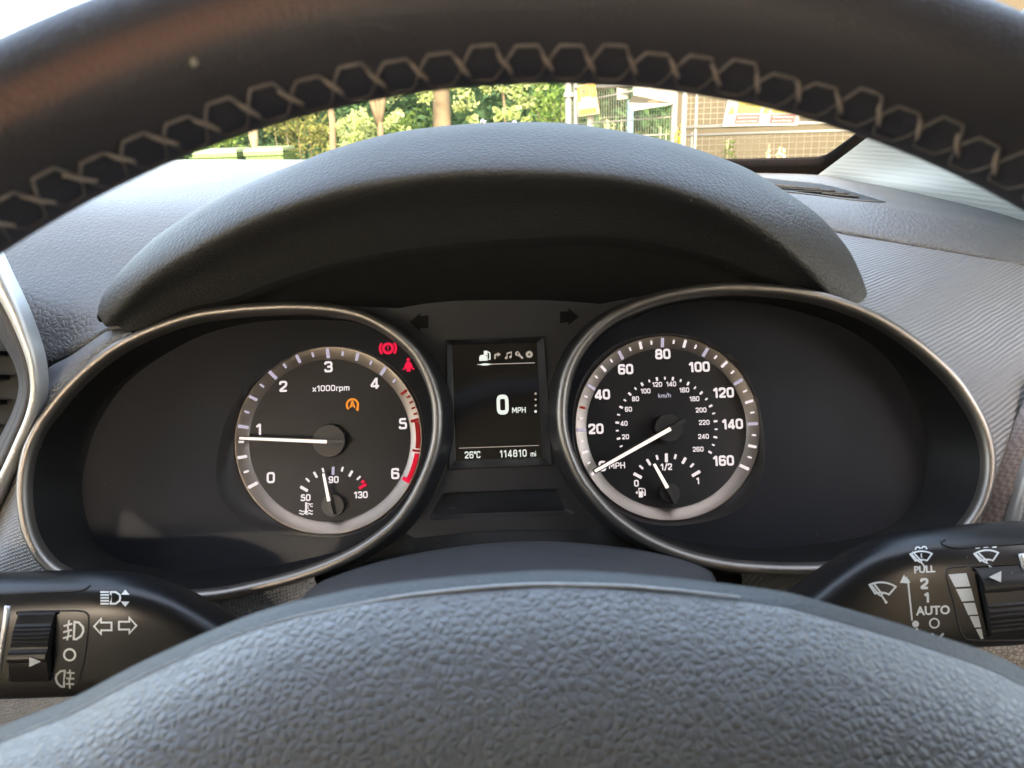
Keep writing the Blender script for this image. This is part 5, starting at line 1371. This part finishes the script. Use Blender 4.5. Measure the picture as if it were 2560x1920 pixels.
Board('white_plaque', 'small plain white plaque under the yellow plaque', ((1470, 287), (1484, 286), (1483, 320), (1468, 320)), (7.9, 7.9, 7.9, 7.9), M['signw'])
wp = Board('notice_board', 'narrow white notice with blue heading left of the banner', ((1542, 190), (1569, 187), (1569, 247), (1543, 249)), (7.72, 7.7, 7.7, 7.72), M['signw'])
wp.rect('blue_heading', .08, .22, .92, .36, M['signbl'])
# crumpled white banner
bo = [(1580, 190), (1640, 192), (1694, 196), (1692, 232), (1686, 259), (1662, 265), (1634, 269), (1606, 274), (1581, 277), (1570, 257), (1584, 238)]
v, f = poly2([(x, -y) for x, y in bo])
P3 = [at(q[0], -q[1], 7.35 + .04 * sin(q[0] * .09) + .03 * cos(q[1] * .2)) for q in v]
n0 = len(P3)
bn = mesh_obj('banner', P3 + [p + Vector((0, .012, 0)) for p in P3], f + [tuple(i + n0 for i in q[::-1]) for q in f] + [(i, (i + 1) % n0, (i + 1) % n0 + n0, i + n0) for i in range(n0)], M['signw'])
tag(bn, 'large crumpled white banner with faint print tied to the fence', 'banner')
for (x0, y0, x1, y1, n, hh) in ((1608, 232, 1668, 221, 13, 4), (1621, 255, 1650, 249, 8, 3), (1626, 259, 1648, 255, 6, 2.5)):
    q = MB()
    for k in range(n):
        t = (k + .5) / n; x = x0 + (x1 - x0) * t; y = y0 + (y1 - y0) * t; w_ = (x1 - x0) / n * .28
        c4 = [at(x - w_, y - hh / 2, 7.26), at(x + w_, y - hh / 2, 7.26), at(x + w_, y + hh / 2 * random.uniform(.3, 1), 7.26), at(x - w_, y + hh / 2, 7.26)]
        q.add((c4, [(0, 3, 2, 1)]))
    q.build('faded_print', M['signbr'], bn)
bp = at(1575, 330, 7.9); bp.z = 0
tag(MB().bar(bp, bp + Vector((0, 0, 1.62)), .03, 10).build('blue_post', simple('blue_paint', (0.10, 0.20, 0.26), .5), None, True), 'thin blue-grey post behind the mesh fence under the banner', 'post')
# weeds
def weed(px, Y, top, n, spread, mat, label, headr, cat='plant'):
    b = at(px, 330, Y); b.z = 0; zt = at(px, top, Y).z
    root = empty('weed', b, label, cat, 'weeds along the fence')
    st = MB(); hd = []
    for k in range(n):
        dx = random.uniform(-1, 1) * spread
        tp = b + Vector((dx * 1.3, random.uniform(-.05, .05), zt * random.uniform(.94, 1.0)))
        st.add(tube([b + Vector((dx * .5, 0, 0)), b + Vector((dx * .8, 0, zt * .6)), tp], [.007, .006, .004], 5))
        for _ in range(26): hd.append(tp + Vector((random.gauss(0, headr), random.gauss(0, headr), -random.random() * .22)))
    st.build('stem', M['straw'], root, True)
    v, f = leaf_quads(hd, .018); mesh_obj('flower_head', v, f, mat, root)
weed(1694, 7.0, 302, 3, .02, M['petal'], 'tall yellow flowering weed between fence panels', .012)
weed(1922, 6.2, 356, 2, .03, M['straw'], 'dry straw-coloured grass stalks, left clump at gate foot', .006)
weed(1956, 6.2, 361, 3, .03, M['straw'], 'dry straw-coloured grass stalks, right clump at gate foot', .006)
weed(1830, 6.9, 345, 4, .05, M['leaf_m'], 'green leafy weed growing behind the lower barrier', .02)
weed(1560, 8.4, 288, 6, .16, M['leaf_b'], 'yellow-green weed behind the mesh fence beside the blue post', .05)
weed(1650, 8.6, 315, 6, .2, M['leaf_m'], 'low green weed behind the mesh fence under the banner', .06)

# ------------------------------------------------------------------ dust: tiny flakes lying on the trim (one uncountable scatter)
dg = bpy.context.evaluated_depsgraph_get(); dg.update()
dv, df = [], []
def dust(px, py, size):
    d_ = ray(px, py).normalized(); r_ = scene.ray_cast(dg, CAM, d_)
    if not r_[0] or (r_[1] - CAM).length > .8: return
    p, n = r_[1], r_[2]
    if n.dot(d_) > 0: n = -n
    a = n.orthogonal().normalized(); a.rotate(Matrix.Rotation(random.uniform(0, 6.3), 3, n)); b = n.cross(a)
    k = len(dv); l = size * random.uniform(.6, 1.6); w = size * random.uniform(.3, .8); c = p + n * .0002
    dv.extend([c - a * l, c + b * w, c + a * l, c - b * w, c + n * size * .5])
    df.extend([(k, k + 1, k + 4), (k + 1, k + 2, k + 4), (k + 2, k + 3, k + 4), (k + 3, k, k + 4)])
rs = random.Random(3)
for x0, y0, x1, y1, n_, sz in ((800, 1345, 1760, 1425, 60, .00016), (60, 900, 1080, 1480, 40, .00016), (1420, 760, 2440, 1400, 50, .00016), (1070, 1265, 1170, 1302, 16, .00018), (400, 560, 2050, 740, 26, .00016), (1960, 1325, 2290, 1375, 22, .0002), (1500, 790, 1590, 850, 14, .0002), (900, 1340, 1010, 1372, 14, .0002), (1130, 1135, 1350, 1160, 18, .00016), (700, 1430, 1850, 1500, 30, .00014), (600, 1500, 2300, 1900, 22, .00014), (2100, 1370, 2300, 1420, 16, .00016), (2400, 1390, 2556, 1600, 16, .00016)):
    for _ in range(n_): dust(rs.uniform(x0, x1), rs.uniform(y0, y1), sz * rs.uniform(.5, 1.5))
dust(1728, 500, .0007); dust(1903, 1446, .0009); dust(101, 1117, .0007); dust(1157, 1157, .0006)
tag(mesh_obj('dust', dv, df, M['speck']), 'fine pale dust specks scattered over the dashboard plastic', 'dust', kind='stuff')
